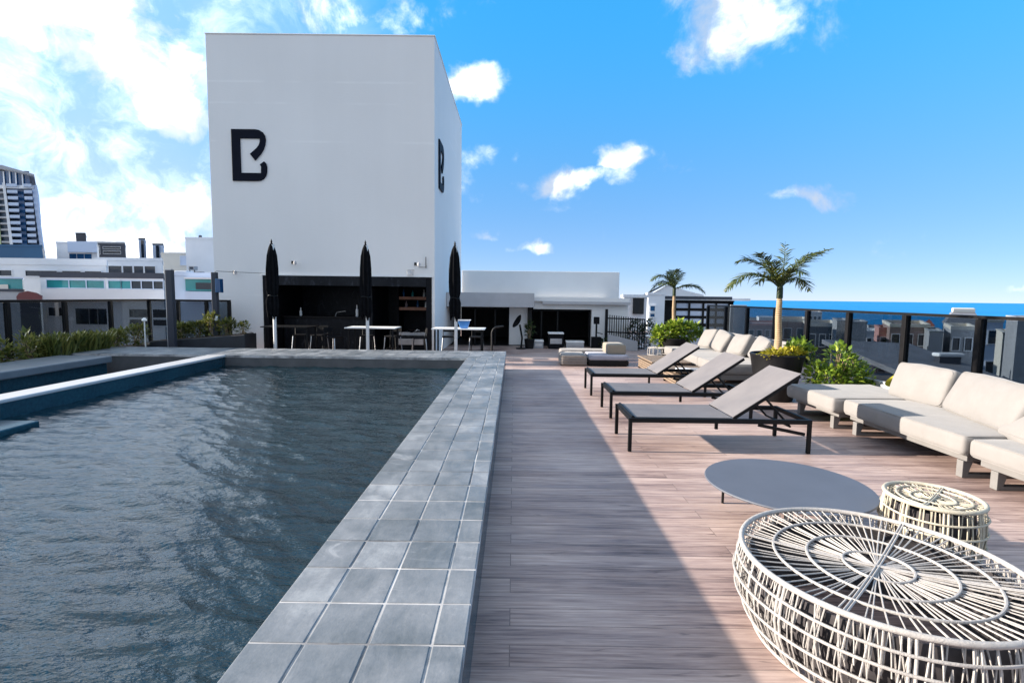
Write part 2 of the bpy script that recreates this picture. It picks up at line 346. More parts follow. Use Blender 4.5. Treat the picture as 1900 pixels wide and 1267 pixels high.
# ------------------------------------------------------------------ mesh helpers
def absloc(o):
    v = Vector((0,0,0))
    while o is not None: v = v + o.location; o = o.parent
    return v
SKEW = None          # (front distance, amount): angled footprints for the town's buildings
class MB:
    def __init__(s): s.v = []; s.f = []; s.t = []
    def add(s, vs, fs, tone=None):
        n = len(s.v); s.v += [tuple(p) for p in vs]; s.f += [tuple(i+n for i in f) for f in fs]
        if tone is not None: s.t += [tone]*len(fs)
    def box(s, x0, x1, y0, y1, z0, z1, tone=None):
        s.add([(x0,y0,z0),(x1,y0,z0),(x1,y1,z0),(x0,y1,z0),(x0,y0,z1),(x1,y0,z1),(x1,y1,z1),(x0,y1,z1)],
              [(3,2,1,0),(4,5,6,7),(0,1,5,4),(1,2,6,5),(2,3,7,6),(3,0,4,7)], tone); return s
    def bar(s, p0, p1, w, h, upv=(0,0,1)):
        p0 = Vector(p0); p1 = Vector(p1); d = (p1-p0).normalized(); U = Vector(upv)
        if abs(d.dot(U)) > .98: U = Vector((0,1,0))
        a = d.cross(U).normalized(); b = a.cross(d)
        q = [(-1,-1),(1,-1),(1,1),(-1,1)]
        vs = [p+a*(i*w/2)+b*(j*h/2) for p in (p0, p1) for i, j in q]
        s.add(vs, [(0,1,2,3),(7,6,5,4),(0,4,5,1),(1,5,6,2),(2,6,7,3),(3,7,4,0)]); return s
    def tube(s, pts, r, n=8, closed=False, tone=None):
        pts = [Vector(p) for p in pts]; k = len(pts); rr = r if isinstance(r, (list, tuple)) else [r]*k
        base = len(s.v); prev = None
        for i, p in enumerate(pts):
            a = pts[(i-1) % k] if (closed or i > 0) else p; c = pts[(i+1) % k] if (closed or i < k-1) else p
            d = (c-a).normalized()
            if prev is None:
                x = d.cross(Vector((0,0,1)));
                if x.length < .05: x = d.cross(Vector((1,0,0)))
            else: x = prev-d*prev.dot(d)
            x.normalize(); prev = x; y = d.cross(x)
            for j in range(n):
                an = 2*PI*j/n; s.v.append(tuple(p+(x*math.cos(an)+y*math.sin(an))*rr[i]))
        m = k if closed else k-1; cnt = 0
        for i in range(m):
            for j in range(n):
                a = base+i*n+j; b_ = base+i*n+(j+1) % n; c = base+((i+1) % k)*n+(j+1) % n; d_ = base+((i+1) % k)*n+j
                s.f.append((a, b_, c, d_)); cnt += 1
        if not closed:
            s.f.append(tuple(base+j for j in range(n))[::-1]); s.f.append(tuple(base+(k-1)*n+j for j in range(n))); cnt += 2
        if tone is not None: s.t += [tone]*cnt
        return s
    def lathe(s, prof, n=24, c=(0,0,0)):
        base = len(s.v); k = len(prof)
        for r, z in prof:
            for j in range(n):
                an = 2*PI*j/n; s.v.append((c[0]+r*math.cos(an), c[1]+r*math.sin(an), c[2]+z))
        for i in range(k-1):
            for j in range(n):
                s.f.append((base+i*n+j, base+i*n+(j+1) % n, base+(i+1)*n+(j+1) % n, base+(i+1)*n+j))
        s.f.append(tuple(base+j for j in range(n))[::-1]); s.f.append(tuple(base+(k-1)*n+j for j in range(n))); return s
    def prism(s, outline, axis, a0, a1):
        """outline in the two other axes, pushed along axis from a0 to a1"""
        n = len(outline)
        def put(u, v, w): return {'x': (w,u,v), 'y': (u,w,v), 'z': (u,v,w)}[axis]
        s.add([put(u,v,a0) for u,v in outline]+[put(u,v,a1) for u,v in outline],
              [tuple(range(n)), tuple(range(2*n-1, n-1, -1))]+[(i, i+n, (i+1) % n+n, (i+1) % n) for i in range(n)]); return s
    def build(s, name, mat, parent=None, bevel=0, smooth=None, local=False, seg=2):
        if SKEW: s.v = [(x*(1+(y-SKEW[0])/SKEW[0]*SKEW[1]), y, z) for x, y, z in s.v]
        off = Vector((0,0,0)) if (parent is None or local) else absloc(parent)
        me = bpy.data.meshes.new(name)
        vs = [(x-off.x, y-off.y, z-off.z) for x, y, z in s.v]
        me.from_pydata(vs, [], s.f)
        if s.t:
            at = me.attributes.new('tone', 'FLOAT', 'FACE'); at.data.foreach_set('value', s.t)
        bm = bmesh.new(); bm.from_mesh(me); bmesh.ops.recalc_face_normals(bm, faces=bm.faces)
        if bevel:
            es = [e for e in bm.edges if len(e.link_faces) == 2 and e.calc_face_angle(0) > .5]
            bmesh.ops.bevel(bm, geom=es, offset=bevel, segments=seg, profile=.5, affect='EDGES', clamp_overlap=True)
        bm.to_mesh(me); bm.free()
        if smooth is not None:
            me.polygons.foreach_set('use_smooth', [True]*len(me.polygons)); me.set_sharp_from_angle(angle=R_(smooth))
        me.materials.append(M[mat] if isinstance(mat, str) else mat)
        o = bpy.data.objects.new(name, me); C.objects.link(o)
        if parent is not None: o.parent = parent
        return o
def tag(o, label=None, cat=None, group=None, kind=None):
    if label: o['label'] = label
    if cat: o['category'] = cat
    if group: o['group'] = group
    if kind: o['kind'] = kind
    return o
def thing(name, label, cat, loc=(0,0,0), rz=0, group=None):
    o = bpy.data.objects.new(name, None); C.objects.link(o); o.location = loc; o.rotation_euler = (0,0,rz)
    o.empty_display_size = .1
    return tag(o, label, cat, group)
def dup(root, loc, rz=None, label=None):
    r = root.copy(); C.objects.link(r); r.location = loc
    if rz is not None: r.rotation_euler = (0,0,rz)
    if label: r['label'] = label
    def rec(a, b):
        for ch in list(a.children):
            c = ch.copy(); C.objects.link(c); c.parent = b; rec(ch, c)
    rec(root, r); return r
def cushion_mb(sx, sy, sz, r=.05, puff=.02, wr=.006, n=12, seed=0, sag=0):
    """a soft box centred on its own middle, sides rounded, top and bottom puffed, lightly creased"""
    h = Vector((sx/2, sy/2, sz/2)); mb = MB(); idx = {}
    def grid(hh, rr):
        e = min(rr/hh, .9)
        inner = [-(1-e)+2*(1-e)*i/n for i in range(n+1)]
        return [-1, -1+e*.25, -1+e*.55]+inner+[1-e*.55, 1-e*.25, 1]
    g = [grid(h[i], min(r, h[i]*.98)) for i in range(3)]
    g[2] = [-1,-.75,-.45,0,.45,.75,1]
    def pt(p):
        k = tuple(round(c, 4) for c in p)
        if k in idx: return idx[k]
        q = Vector([max(-(h[i]-r), min(h[i]-r, p[i]*h[i])) if h[i] > r else 0 for i in range(3)])
        w = Vector([p[i]*h[i] for i in range(3)]); d = w-q
        pos = q+d.normalized()*r if d.length > 1e-6 else w
        fx = 1-p[0]**2; fy = 1-p[1]**2
        pos.z += puff*fx*fy*(1 if p[2] > 0 else -1)*abs(p[2]) - sag*max(0, fx)*max(0, fy)
        f2 = 1-p[2]**2
        pos.x += puff*.35*f2*p[0]; pos.y += puff*.35*f2*p[1]
        s_ = Vector((seed*3.7, seed*1.3, seed*.7))
        pos += Vector((noise.noise(pos*5+s_), noise.noise(pos*5+s_+Vector((9,0,0))), noise.noise(pos*6+s_+Vector((0,9,0)))))*wr
        mb.v.append(tuple(pos)); idx[k] = len(mb.v)-1; return idx[k]
    for a in range(3):
        b_, c = (a+1) % 3, (a+2) % 3
        for s_ in (-1, 1):
            for i in range(len(g[b_])-1):
                for j in range(len(g[c])-1):
                    vs = []
                    for (ii, jj) in ((i,j),(i+1,j),(i+1,j+1),(i,j+1)):
                        p = [0,0,0]; p[a] = s_; p[b_] = g[b_][ii]; p[c] = g[c][jj]; vs.append(pt(p))
                    mb.f.append(tuple(vs))
    return mb
def xform(mb, mat):
    mb.v = [tuple(mat @ Vector(p)) for p in mb.v]; return mb
def at(px, py, Y):          # a point seen in the photo at (px, py), at depth Y
    d = dirpx(px, py); t = Y/d.y; return Vector((d.x*t, Y, CH+d.z*t))

# ------------------------------------------------------------------ ground, sea, deck
mb = MB(); mb.box(-4000, 330, -800, 5000, -23, -22); tag(mb.build('ground', 'ground'), kind='structure')
mb = MB(); mb.add([(-40000,-20000,-22.6),(45000,-20000,-22.6),(45000,45000,-22.6),(-40000,45000,-22.6)], [(0,1,2,3)]); tag(mb.build('sea', 'sea_water'), kind='structure')
mb = MB(); mb.box(-10.2, 8.3, -7, 26, -21.9, 0); tag(mb.build('deck', 'deck_wood'), kind='structure')

# ------------------------------------------------------------------ pool
HC = .41
pool = thing('swimming_pool', 'raised swimming pool with grey stone tile coping and dark blue walls', 'pool', (-3, 5, 0))
def tiles(xs, ys, z0, z1, gap, jit=.0015):
    mb = MB()
    for i in range(len(xs)-1):
        for j in range(len(ys)-1):
            t_ = random.random(); dz = random.uniform(-jit, jit)
            mb.box(xs[i]+gap/2, xs[i+1]-gap/2, ys[j]+gap/2, ys[j+1]-gap/2, z0, z1+dz, t_)
    return mb
ys = [1.742-.253*k for k in range(20, 0, -1)]+[1.742, 1.99, 2.259]
while ys[-1] < 10.2: ys.append(ys[-1]+.262)
ys[-1] = 10.36
tiles([-.948,-.740,-.512,-.281,-.157], ys, HC-.03, HC, .009).build('coping', 'coping_stone', pool, bevel=.004)
mb = MB(); mb.box(-.944, -.161, -3.4, 10.36, HC-.05, HC-.0035); mb.build('grout_bed', 'grout', pool)
xs = list(np.linspace(-9.3, -.157, 36))
tiles(xs, [10.362, 10.70, 11.05, 11.40, 11.74], HC-.03, HC, .009).build('coping', 'coping_stone', pool, bevel=.004)
mb = MB(); mb.box(-9.296, -.161, 10.366, 11.736, HC-.05, HC-.0035); mb.build('grout_bed', 'grout', pool)
mb = MB(); mb.box(-.935, -.172, -3.4, 10.37, .002, HC-.052); mb.box(-.936, -.172, 10.371, 11.72, .002, HC-.052)
mb.build('pool_wall', 'pool_mosaic', pool)
mb = MB(); mb.box(-9.28, -.937, 10.375, 11.72, .002, HC-.052); mb.build('pool_wall', 'wall_stone', pool)
mb = MB(); mb.box(-6.21, -5.86, -3.4, 10.36, HC-.04, HC+.004); mb.build('overflow_edge', 'coping_pale', pool, bevel=.012)
mb = MB(); mb.box(-6.19, -5.88, -3.4, 10.36, .002, HC-.042); mb.build('inner_wall', 'pool_mosaic', pool)
mb = MB(); mb.box(-5.878, -5.2, 2.2, 5.52, .1, .245); mb.build('step_ledge', 'pool_mosaic', pool, bevel=.015)
# water surface with real ripples
nx, ny = 250, 660
X = np.linspace(-5.885, -.93, nx); Y = np.concatenate([np.linspace(-3.38, .18, 40), .2+10.175*np.linspace(0, 1, ny-40)**1.25])
XX, YY = np.meshgrid(X, Y); Z = np.zeros_like(XX)
for k in range(64):
    lam = .085*(7.0**(rng.random()**1.5)); th = rng.normal(.30, .42); a = .0040*lam
    kx, ky = math.sin(th)*2*PI/lam, math.cos(th)*2*PI/lam
    Z += a*(2*(.5+.5*np.sin(kx*XX+ky*YY+rng.random()*6.28+.8*np.sin(.9*XX+.7*YY+k)))**1.9-1)
vs = np.stack([XX, YY, Z+.2], -1).reshape(-1, 3)
me = bpy.data.meshes.new('pool_water')
fs = [(j*nx+i, j*nx+i+1, (j+1)*nx+i+1, (j+1)*nx+i) for j in range(ny-1) for i in range(nx-1)]
me.from_pydata(vs.tolist(), [], fs); me.polygons.foreach_set('use_smooth', [True]*len(fs)); me.materials.append(M['pool_water'])
o = bpy.data.objects.new('pool_water', me); C.objects.link(o); tag(o, kind='structure')

# slab bench beyond the overflow channel, dark channel floor, planter
b_ = MB(); b_.box(-8.95, -7.9, -3.4, 10.0, .28, .41)
sl_ = thing('slab_bench', 'long grey stone slab between the dark channel and the hedge plants', 'bench', (-8.4, 4, 0))
b_.build('slab_top', 'slab_grey', sl_, bevel=.02)
mb = MB(); mb.box(-8.9, -7.98, -3.4, 9.95, .005, .278); mb.build('slab_base', 'pool_mosaic', sl_)
mb = MB(); mb.box(-7.97, -6.20, -3.4, 10.35, .004, .06); tag(mb.build('channel_floor', 'gutter_dark'), kind='structure')
mb = MB(); mb.box(-9.6, -7.6, 11.76, 14.15, .004, .03); tag(mb.build('bar_floor', 'gutter_dark'), kind='structure')
pl = thing('planter_box', 'low dark planter trough holding the shrubs beside the glass railing', 'planter', (-9.3, 5, 0))
mb = MB(); mb.box(-9.52, -8.97, -3.4, 13.3, .005, .36); mb.build('trough', 'gutter_dark', pl, bevel=.01)
mb = MB(); mb.box(-9.48, -9.0, -3.3, 13.2, .355, .375); mb.build('soil', 'soil', pl)
pl2 = thing('planter_box', 'long dark planter wall rising below the tall dark posts', 'planter', (-8.2, 12.9, 0))
mb = MB(); mb.prism([(-8.95,.005),(-6.6,.005),(-6.6,.66),(-8.95,.46)], 'y', 12.5, 13.1); mb.build('trough', 'gutter_dark', pl2, bevel=.015)
mb = MB(); mb.prism([(-8.9,.45),(-6.65,.65),(-6.65,.675),(-8.9,.475)], 'y', 12.55, 13.05); mb.build('soil', 'soil', pl2)

# ------------------------------------------------------------------ tower with its bar
TX0, TX1, TY0, TY1, TH = -8.27, -2.19, 14.2, 21.3, 8.50
tw = thing('tower_building', 'tall windowless white rendered tower with a dark bar opening at its foot', 'building', (-5.2, 17.7, 0))
mb = MB()
ox0, ox1, oz1 = -6.93, -2.27, 2.17
out = [(TX0,0),(ox0,0),(ox0,oz1),(ox1,oz1),(ox1,0),(TX1,0),(TX1,TH),(TX0,TH)]
mb.prism([(TX0,.004),(ox0,.004),(ox0,oz1),(ox1,oz1),(ox1,.004),(TX1,.004),(TX1,TH),(TX0,TH)], 'y', TY0, TY0+2.6)
mb.box(TX0, TX1, TY0+2.601, TY1, .004, TH)
mb.build('wall', 'tower_plaster', tw)
mb = MB(); mb.box(TX0-.02, TX1+.02, TY0-.02, TY1+.02, TH+.002, TH+.03); mb.build('roof_cap', 'tower_plaster', tw, bevel=.008)
# bar alcove
mb = MB(); mb.box(ox0+.003, ox1-.003, TY0+2.3, TY0+2.59, .01, oz1-.003); mb.build('back_panel', 'black_stone', tw)
mb = MB(); mb.box(ox0+.003, ox0+.15, TY0-.03, TY0+2.3, .01, oz1-.003); mb.build('side_panel', 'black_panel', tw)
mb = MB(); mb.box(ox1-.15, ox1-.003, TY0-.03, TY0+2.3, .01, oz1-.003); mb.build('side_panel', 'black_panel', tw)
mb = MB(); mb.box(ox0+.151, ox1-.151, TY0-.05, TY0+.12, oz1-.26, oz1-.003)
mb.build('fascia_panel', 'black_stone', tw)
mb = MB(); mb.box(ox0+.151, ox1-.151, TY0+.12, TY0+2.3, oz1-.07, oz1-.003); mb.build('alcove_ceiling', 'black_panel', tw)
mb = MB(); mb.box(-4.18, -4.03, TY0+.4, TY0+2.29, .01, oz1-.08); mb.build('partition', 'black_stone', tw)
mb = MB(); mb.box(ox0-.03, ox1+.04, TY0-.035, TY0-.002, oz1+.002, oz1+.03); mb.build('drip_edge', 'white_paint', tw)
# letter B on two faces
def letter(name, label, origin, axis):
    L = thing(name, label, 'letter sign', origin, 0, 'letter signs on the tower')
    raw = [(150,603),(290,603),(313,607),(334,619),(348,638),(353,662),(350,690),(342,715),(328,740),(293,780),(262,742),(300,708),(312,692),(318,674),(318,655),
           (203,655),(212,850),(328,850),(328,812),(320,802),(345,783),(358,797),(363,815),(363,845),(358,866),(345,884),(328,893),(310,896),(163,896)]
    outl = [((x-150-13*(y-603)/293)*.00464, (896-y)*.00464) for x, y in raw]
    mb = MB()
    if axis == 'y': mb.prism([(origin[0]+x, origin[2]+z) for x, z in outl], 'y', origin[1]-.04, origin[1]-.003)
    else: mb.prism([(origin[1]+x, origin[2]+z) for x, z in outl], 'x', origin[0]+.003, origin[0]+.045)
    mb.build('letter_face', 'letter_black', L, bevel=.008); return L
letter('letter_sign', 'black open letter B on the front face of the white tower', (-7.66, TY0, 4.70), 'y')
letter('letter_sign', 'black letter B seen edge-on on the shaded right side of the white tower', (TX1, 14.88, 4.72), 'x')
# small wall fittings
def wall_lamp(label, p, arm):
    L = thing('wall_lamp', label, 'lamp', p, 0, 'small lamps on the tower wall')
    mb = MB(); mb.box(p[0]-.03, p[0]+.03, TY0-.02, TY0-.002, p[2]-.03, p[2]+.05); mb.build('bracket', 'black_metal', L, bevel=.004)
    mb = MB(); mb.tube([(p[0], TY0-.01, p[2]), (p[0]+arm*.4, TY0-.12, p[2]-.04), (p[0]+arm, TY0-.16, p[2]-.01)], .012, 6); mb.build('arm', 'black_metal', L)
    mb = MB(); mb.lathe([(.0,-.05),(.035,-.045),(.045,0),(.03,.05),(0,.06)], 10, (p[0]+arm, TY0-.17, p[2]-.01)); mb.build('lamp_head', 'grey_fascia', L, smooth=50)
wall_lamp('small dark wall lamp above the left half of the bar', (-6.1, TY0, 2.52), .14)
wall_lamp('small dark wall lamp above the right half of the bar', (-2.72, TY0, 2.52), .13)
wall_lamp('small wall lamp on the white wall left of the bar', (-7.72, TY0, 2.24), .12)
a_ = thing('antenna_rod', 'thin vertical metal rod on the wall above the right end of the bar', 'rod', (-2.42, TY0, 2.45))
mb = MB(); mb.tube([(-2.42, TY0-.06, 2.42), (-2.42, TY0-.06, 2.72)], .012, 6); mb.build('rod', 'black_metal', a_)
mb = MB(); mb.tube([(-2.62, TY0-.06, 2.44), (-2.42, TY0-.06, 2.44)], .008, 6); mb.tube([(-2.42, TY0-.06, 2.47), (-2.42, TY0-.002, 2.47)], .01, 6); mb.build('bracket', 'black_metal', a_)
c_ = thing('wall_light', 'round wire cage light just above the black bar opening', 'light', (-2.84, TY0, 2.24))
mb = MB(); mb.tube([(-2.84+.1*math.cos(k*PI/8), TY0-.09+.06*math.sin(k*PI/8), 2.36) for k in range(16)], .009, 5, True)
mb.tube([(-2.84+.075*math.cos(k*PI/8), TY0-.09+.05*math.sin(k*PI/8), 2.22) for k in range(16)], .009, 5, True)
for k in range(8): mb.tube([(-2.84+.1*math.cos(k*PI/4), TY0-.09+.06*math.sin(k*PI/4), 2.36), (-2.84+.075*math.cos(k*PI/4), TY0-.09+.05*math.sin(k*PI/4), 2.22)], .006, 5)
mb.box(-2.88, -2.80, TY0-.05, TY0-.002, 2.28, 2.32); mb.build('cage', 'steel', c_)

# bar furniture
bc = thing('bar_counter', 'black bar counter inside the left part of the tower opening', 'counter', (-5.5, 15.2, 0))
mb = MB(); mb.box(-6.74, -4.25, 15.0, 15.5, .012, .98); mb.build('front', 'black_stone', bc)
mb = MB(); mb.box(-6.76, -4.23, 14.92, 15.55, .982, 1.03); mb.build('top', 'bronze_metal', bc, bevel=.006)
mb = MB(); mb.tube([(-5.3,15.2,1.03),(-5.25,15.2,1.14),(-4.95,15.1,1.18)], .018, 8); mb.build('tap', 'steel', bc)
bk_ = thing('shelf_unit', 'black back-bar shelving with two reddish wooden shelves', 'shelf', (-3.0, 16.2, 0))
mb = MB(); mb.box(-3.55, -3.5, 15.6, 16.4, .012, 1.95); mb.box(-2.55, -2.5, 15.6, 16.4, .012, 1.95); mb.box(-3.5, -2.55, 16.3, 16.38, .012, 1.95); mb.build('frame', 'black_panel', bk_)
for z in (1.60, 1.28):
    mb = MB(); mb.box(-3.49, -2.56, 15.62, 16.28, z-.06, z+.03); mb.build('shelf', 'wood_shelf', bk_, bevel=.004)
mb = MB(); mb.box(-3.49, -2.56, 15.55, 16.28, .45, .55); mb.build('lower_shelf', 'steel', bk_, bevel=.004)
fg = thing('fridge', 'dark steel undercounter fridge below the wooden shelves', 'fridge', (-3.0, 15.3, 0))
mb = MB(); mb.box(-3.45, -2.62, 15.02, 15.5, .014, .43); mb.build('body', 'black_panel', fg, bevel=.01)
mb = MB(); mb.box(-3.43, -2.64, 14.995, 15.018, .22, .40); mb.build('door', 'steel', fg, bevel=.004)
def bottle(x, y, z, h, mat, label):
    B = thing('bottle', label, 'bottle', (x, y, z), 0, 'bottles and cups at the bar')
    mb = MB(); mb.lathe([(.001,0),(.038,0),(.04,h*.55),(.016,h*.72),(.014,h)], 10, (x, y, z)); mb.build('glass_body', mat, B, smooth=40)
    mb = MB(); mb.lathe([(.001,h+.001),(.017,h+.001),(.017,h+.03),(.001,h+.03)], 8, (x, y, z)); mb.build('cap', 'black_metal', B)
bottle(-4.62, 15.1, 1.032, .34, 'white_paint', 'tall white bottle standing near the right end of the bar counter')
bottle(-6.3, 15.15, 1.032, .24, 'pole_alu', 'pale bottle standing at the left end of the bar counter')
for k, (x, z, h_, mt, lab) in enumerate([(-3.38,1.631,.22,'window_blue','dark bottle at the left end of the upper wooden shelf'),(-3.1,1.631,.2,'teal_glass','greenish bottle in the middle of the upper wooden shelf'),(-2.75,1.631,.22,'pole_alu','pale bottle at the right end of the upper wooden shelf'),
      (-3.3,1.311,.18,'city_brown','brown bottle at the left end of the lower wooden shelf'),(-2.95,1.311,.2,'window_blue','dark bottle in the middle of the lower wooden shelf'),(-2.7,1.311,.17,'pole_alu','pale bottle at the right end of the lower wooden shelf')]):
    bottle(x, 15.75, z, h_, mt, lab)
# shiny steel bowl with a spout
cg = thing('tap_fitting', 'small shiny steel bowl and spout in front of the dark shelves', 'fitting', (-3.0, 15.0, .9))
mb = MB(); mb.lathe([(.001,0),(.05,.01),(.13,.08),(.12,.085),(.04,.03),(.001,.025)], 14, (-3.05, 15.2, .56)); mb.build('bowl', 'steel', cg, smooth=50)
mb = MB(); mb.tube([(-2.93,15.2,.60),(-2.85,15.2,.66),(-2.80,15.2,.62)], .02, 7); mb.build('spout', 'steel', cg)

# ------------------------------------------------------------------ closed umbrellas with bar tables
def umbrella(x, y, label):
    U = thing('closed_umbrella', label, 'umbrella', (x, y, 0), 0, 'closed umbrellas in front of the bar')
    mb = MB(); mb.lathe([(.001,.002),(.24,.002),(.24,.05),(.06,.07),(.06,.30),(.001,.30)], 20, (x, y, 0)); mb.build('base', 'black_metal', U, smooth=40)
    mb = MB(); mb.tube([(x+.03, y, .06), (x+.03, y, 2.86)], .042, 12); mb.build('pole', 'pole_alu', U, smooth=40)
    mb = MB(); n = 40; prof = [(1.12,.10),(1.3,.12),(1.5,.125),(1.62,.095),(1.75,.12),(2.0,.122),(2.3,.115),(2.6,.095),(2.78,.07),(2.87,.035),(2.9,.012)]
    base = len(mb.v)
    for i, (z, r) in enumerate(prof):
        for j in range(n):
            a = 2*PI*j/n; f = 1+.28*math.cos(a*8+z*.5)*(.9 if z < 2.7 else .3)+.08*math.sin(a*3+z*2)
            zz = z+(.06*math.sin(a*3+1)+.03*math.sin(a*8) if i == 0 else 0)
            mb.v.append((x+r*f*math.cos(a), y+r*f*math.sin(a), zz))
    for i in range(len(prof)-1):
        for j in range(n): mb.f.append((i*n+j, i*n+(j+1) % n, (i+1)*n+(j+1) % n, (i+1)*n+j))
    mb.f.append(tuple(range((len(prof)-1)*n, len(prof)*n)))
    can = mb.build('canopy', 'canvas_black', U, smooth=60)
    mb = MB(); mb.lathe([(.001,2.89),(.02,2.89),(.026,2.93),(.012,2.97),(.001,3.0)], 10, (x, y, 0)); mb.build('finial', 'black_metal', U, smooth=50)
    mb = MB(); mb.tube([(x+.112*math.cos(k*PI/10), y+.112*math.sin(k*PI/10), 1.615+.012*math.sin(k)) for k in range(20)], .014, 6, True); mb.build('strap', 'black_metal', U)
    return U
umbrella(-5.92, 12.6, 'leftmost closed black umbrella, in front of the left end of the bar')
umbrella(-3.63, 12.6, 'middle closed black umbrella, in front of the centre of the bar')
umbrella(-1.45, 12.6, 'rightmost closed black umbrella, beside the right corner of the white tower')
def bar_table(x0, x1, y0, label, mat):
    xc = (x0+x1)/2
    T = thing('bar_table', label, 'table', (xc, y0+.4, 0), 0, 'counter-high tables by the umbrellas')
    mb = MB(); mb.box(x0, x1, y0, y0+.7, .828, .853); mb.build('tabletop', mat, T, bevel=.006)
    for sx in (x0+.08, x1-.08):
        for sy in (y0+.08, y0+.62):
            mb = MB(); mb.box(sx-.02, sx+.02, sy-.02, sy+.02, .032, .819); mb.build('leg', 'black_metal', T)
    mb = MB(); mb.box(x0+.1, x1-.1, y0+.06, y0+.09, .25, .28); mb.build('foot_rail', 'black_metal', T)
    return T
bar_table(-6.32, -5.1, 12.72, 'long dark bar table at the leftmost umbrella', 'bronze_metal')
bar_table(-4.22, -2.95, 12.72, 'white topped bar table at the middle umbrella', 'white_paint')
bar_table(-2.05, -.72, 12.72, 'white topped bar table at the rightmost umbrella, under the blue basket', 'white_paint')
bb = thing('basket', 'small blue plastic basket on the rightmost bar table', 'basket', (-1.25, 12.95, .857))
mb = MB(); mb.add([(-1.34,12.86,.858),(-1.16,12.86,.858),(-1.16,13.02,.858),(-1.34,13.02,.858),(-1.4,12.82,1.06),(-1.1,12.82,1.06),(-1.1,13.06,1.06),(-1.4,13.06,1.06)],
    [(3,2,1,0),(4,5,6,7),(0,1,5,4),(1,2,6,5),(2,3,7,6),(3,0,4,7)]); mb.build('body', 'blue_plastic', bb, bevel=.01)
mb = MB(); mb.tube([(-1.41,12.81,1.06),(-1.09,12.81,1.06),(-1.09,13.07,1.06),(-1.41,13.07,1.06)], .012, 6, True); mb.build('rim', 'white_paint', bb)
def stool(x, y, rz, label):
    T = thing('bar_stool', label, 'stool', (x, y, .03), rz, 'dark bar stools under the tables')
    mb = MB()
    mb.box(-.17, .17, -.17, .17, .52, .56); mb.build('seat', 'black_panel', T, bevel=.015, local=True)
    for sx in (-1, 1):
        for sy in (-1, 1):
            mb = MB(); mb.tube([(sx*.15, sy*.15, .52), (sx*.19, sy*.19, 0)], .013, 6); mb.build('leg', 'steel' if sx*sy > 0 else 'black_metal', T, local=True)
    mb = MB(); mb.tube([(-.175,-.175,.18),(.175,-.175,.18),(.175,.175,.18),(-.175,.175,.18)], .01, 6, True); mb.build('foot_ring', 'black_metal', T, local=True)
    mb = MB(); mb.tube([(-.15,.16,.55),(-.16,.2,.78),(.16,.2,.78),(.15,.16,.55)], .013, 6); mb.box(-.15, .15, .185, .205, .66, .78); mb.build('backrest', 'black_metal', T, local=True)
for i, (x, y, rz, lb) in enumerate([(-5.75,13.75,.2,'dark stool left of centre behind the leftmost bar table'),(-5.25,13.8,-.1,'dark stool behind the right end of the leftmost bar table'),
      (-3.95,13.8,.1,'dark stool behind the left end of the middle bar table'),(-3.25,13.75,-.25,'dark stool behind the right end of the middle bar table'),
      (-4.65,13.2,1.2,'dark stool turned sideways in the gap between the left and middle tables'),(-2.45,13.3,-1.3,'dark stool turned sideways left of the rightmost bar table'),
      (-1.75,13.8,.1,'dark stool behind the left end of the rightmost bar table'),(-1.0,13.8,-.1,'dark stool behind the right end of the rightmost bar table')]):
    stool(x, y, rz, lb)
hr = thing('pool_handrail', 'thin curved metal pool handrail at the far corner of the coping', 'handrail', (-.5, 12.35, 0))
for dy in (0, .12):
    mb = MB(); mb.tube([(-.52,12.3+dy,.003),(-.52,12.3+dy,.8),(-.49,12.3+dy,.88),(-.42,12.3+dy,.93),(-.24,12.3+dy,.95)], .021, 8); mb.build('rail', 'black_metal', hr, smooth=60)

# ------------------------------------------------------------------ pavilion right of the tower
pv = thing('pavilion_building', 'low white rooftop pavilion with dark open rooms to the right of the tower', 'building', (1, 18, 0))
mb = MB(); mb.box(TX1+.01, 4.39, 21.5, 25.5, .005, 2.74); mb.build('upper_wall', 'white_wall', pv, bevel=.01)
mb = MB(); mb.box(TX1+.01, .66, 16.6, 17.15, 1.33, 1.79); mb.build('canopy', 'grey_fascia', pv, bevel=.008)
mb = MB(); mb.box(.662, 3.84, 17.05, 21.45, 1.53, 1.66); mb.build('roof_slab', 'white_wall', pv, bevel=.008)
mb = MB(); mb.box(.95, 3.86, 17.0, 17.048, 1.44, 1.52); mb.box(.95, 3.86, 17.02, 17.2, 1.50, 1.529); mb.build('roof_trim', 'grey_fascia', pv)
mb = MB(); mb.box(.66, 3.83, 17.2, 17.4, 1.27, 1.529); mb.box(2.62, 3.83, 17.2, 17.4, .005, 1.269); mb.box(3.63, 3.83, 17.401, 21.4, .005, 1.529)
mb.box(-.15, .48, 17.6, 17.75, .005, 1.32); mb.build('wall', 'white_wall', pv)
mb = MB(); mb.box(TX1+.01, .66, 17.16, 21.4, 1.34, 1.78); mb.build('soffit', 'grey_fascia', pv)
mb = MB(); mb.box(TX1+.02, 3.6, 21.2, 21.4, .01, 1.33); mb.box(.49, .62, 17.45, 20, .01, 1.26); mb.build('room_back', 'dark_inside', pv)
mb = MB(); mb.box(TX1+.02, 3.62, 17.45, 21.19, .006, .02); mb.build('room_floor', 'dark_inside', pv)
mb = MB()
for x in (-1.3, -.62): mb.box(x-.025, x+.025, 17.25, 17.3, .022, 1.33)
mb.box(-1.55, -.16, 17.25, 17.3, 1.25, 1.33); mb.build('door_frame', 'black_metal', pv)
mb = MB()
for x in (.95, 1.5, 2.58): mb.box(x-.025, x+.025, 17.45, 17.5, .022, 1.265)
mb.box(.65, 2.6, 17.45, 17.5, 1.2, 1.265); mb.build('door_frame', 'black_metal', pv)
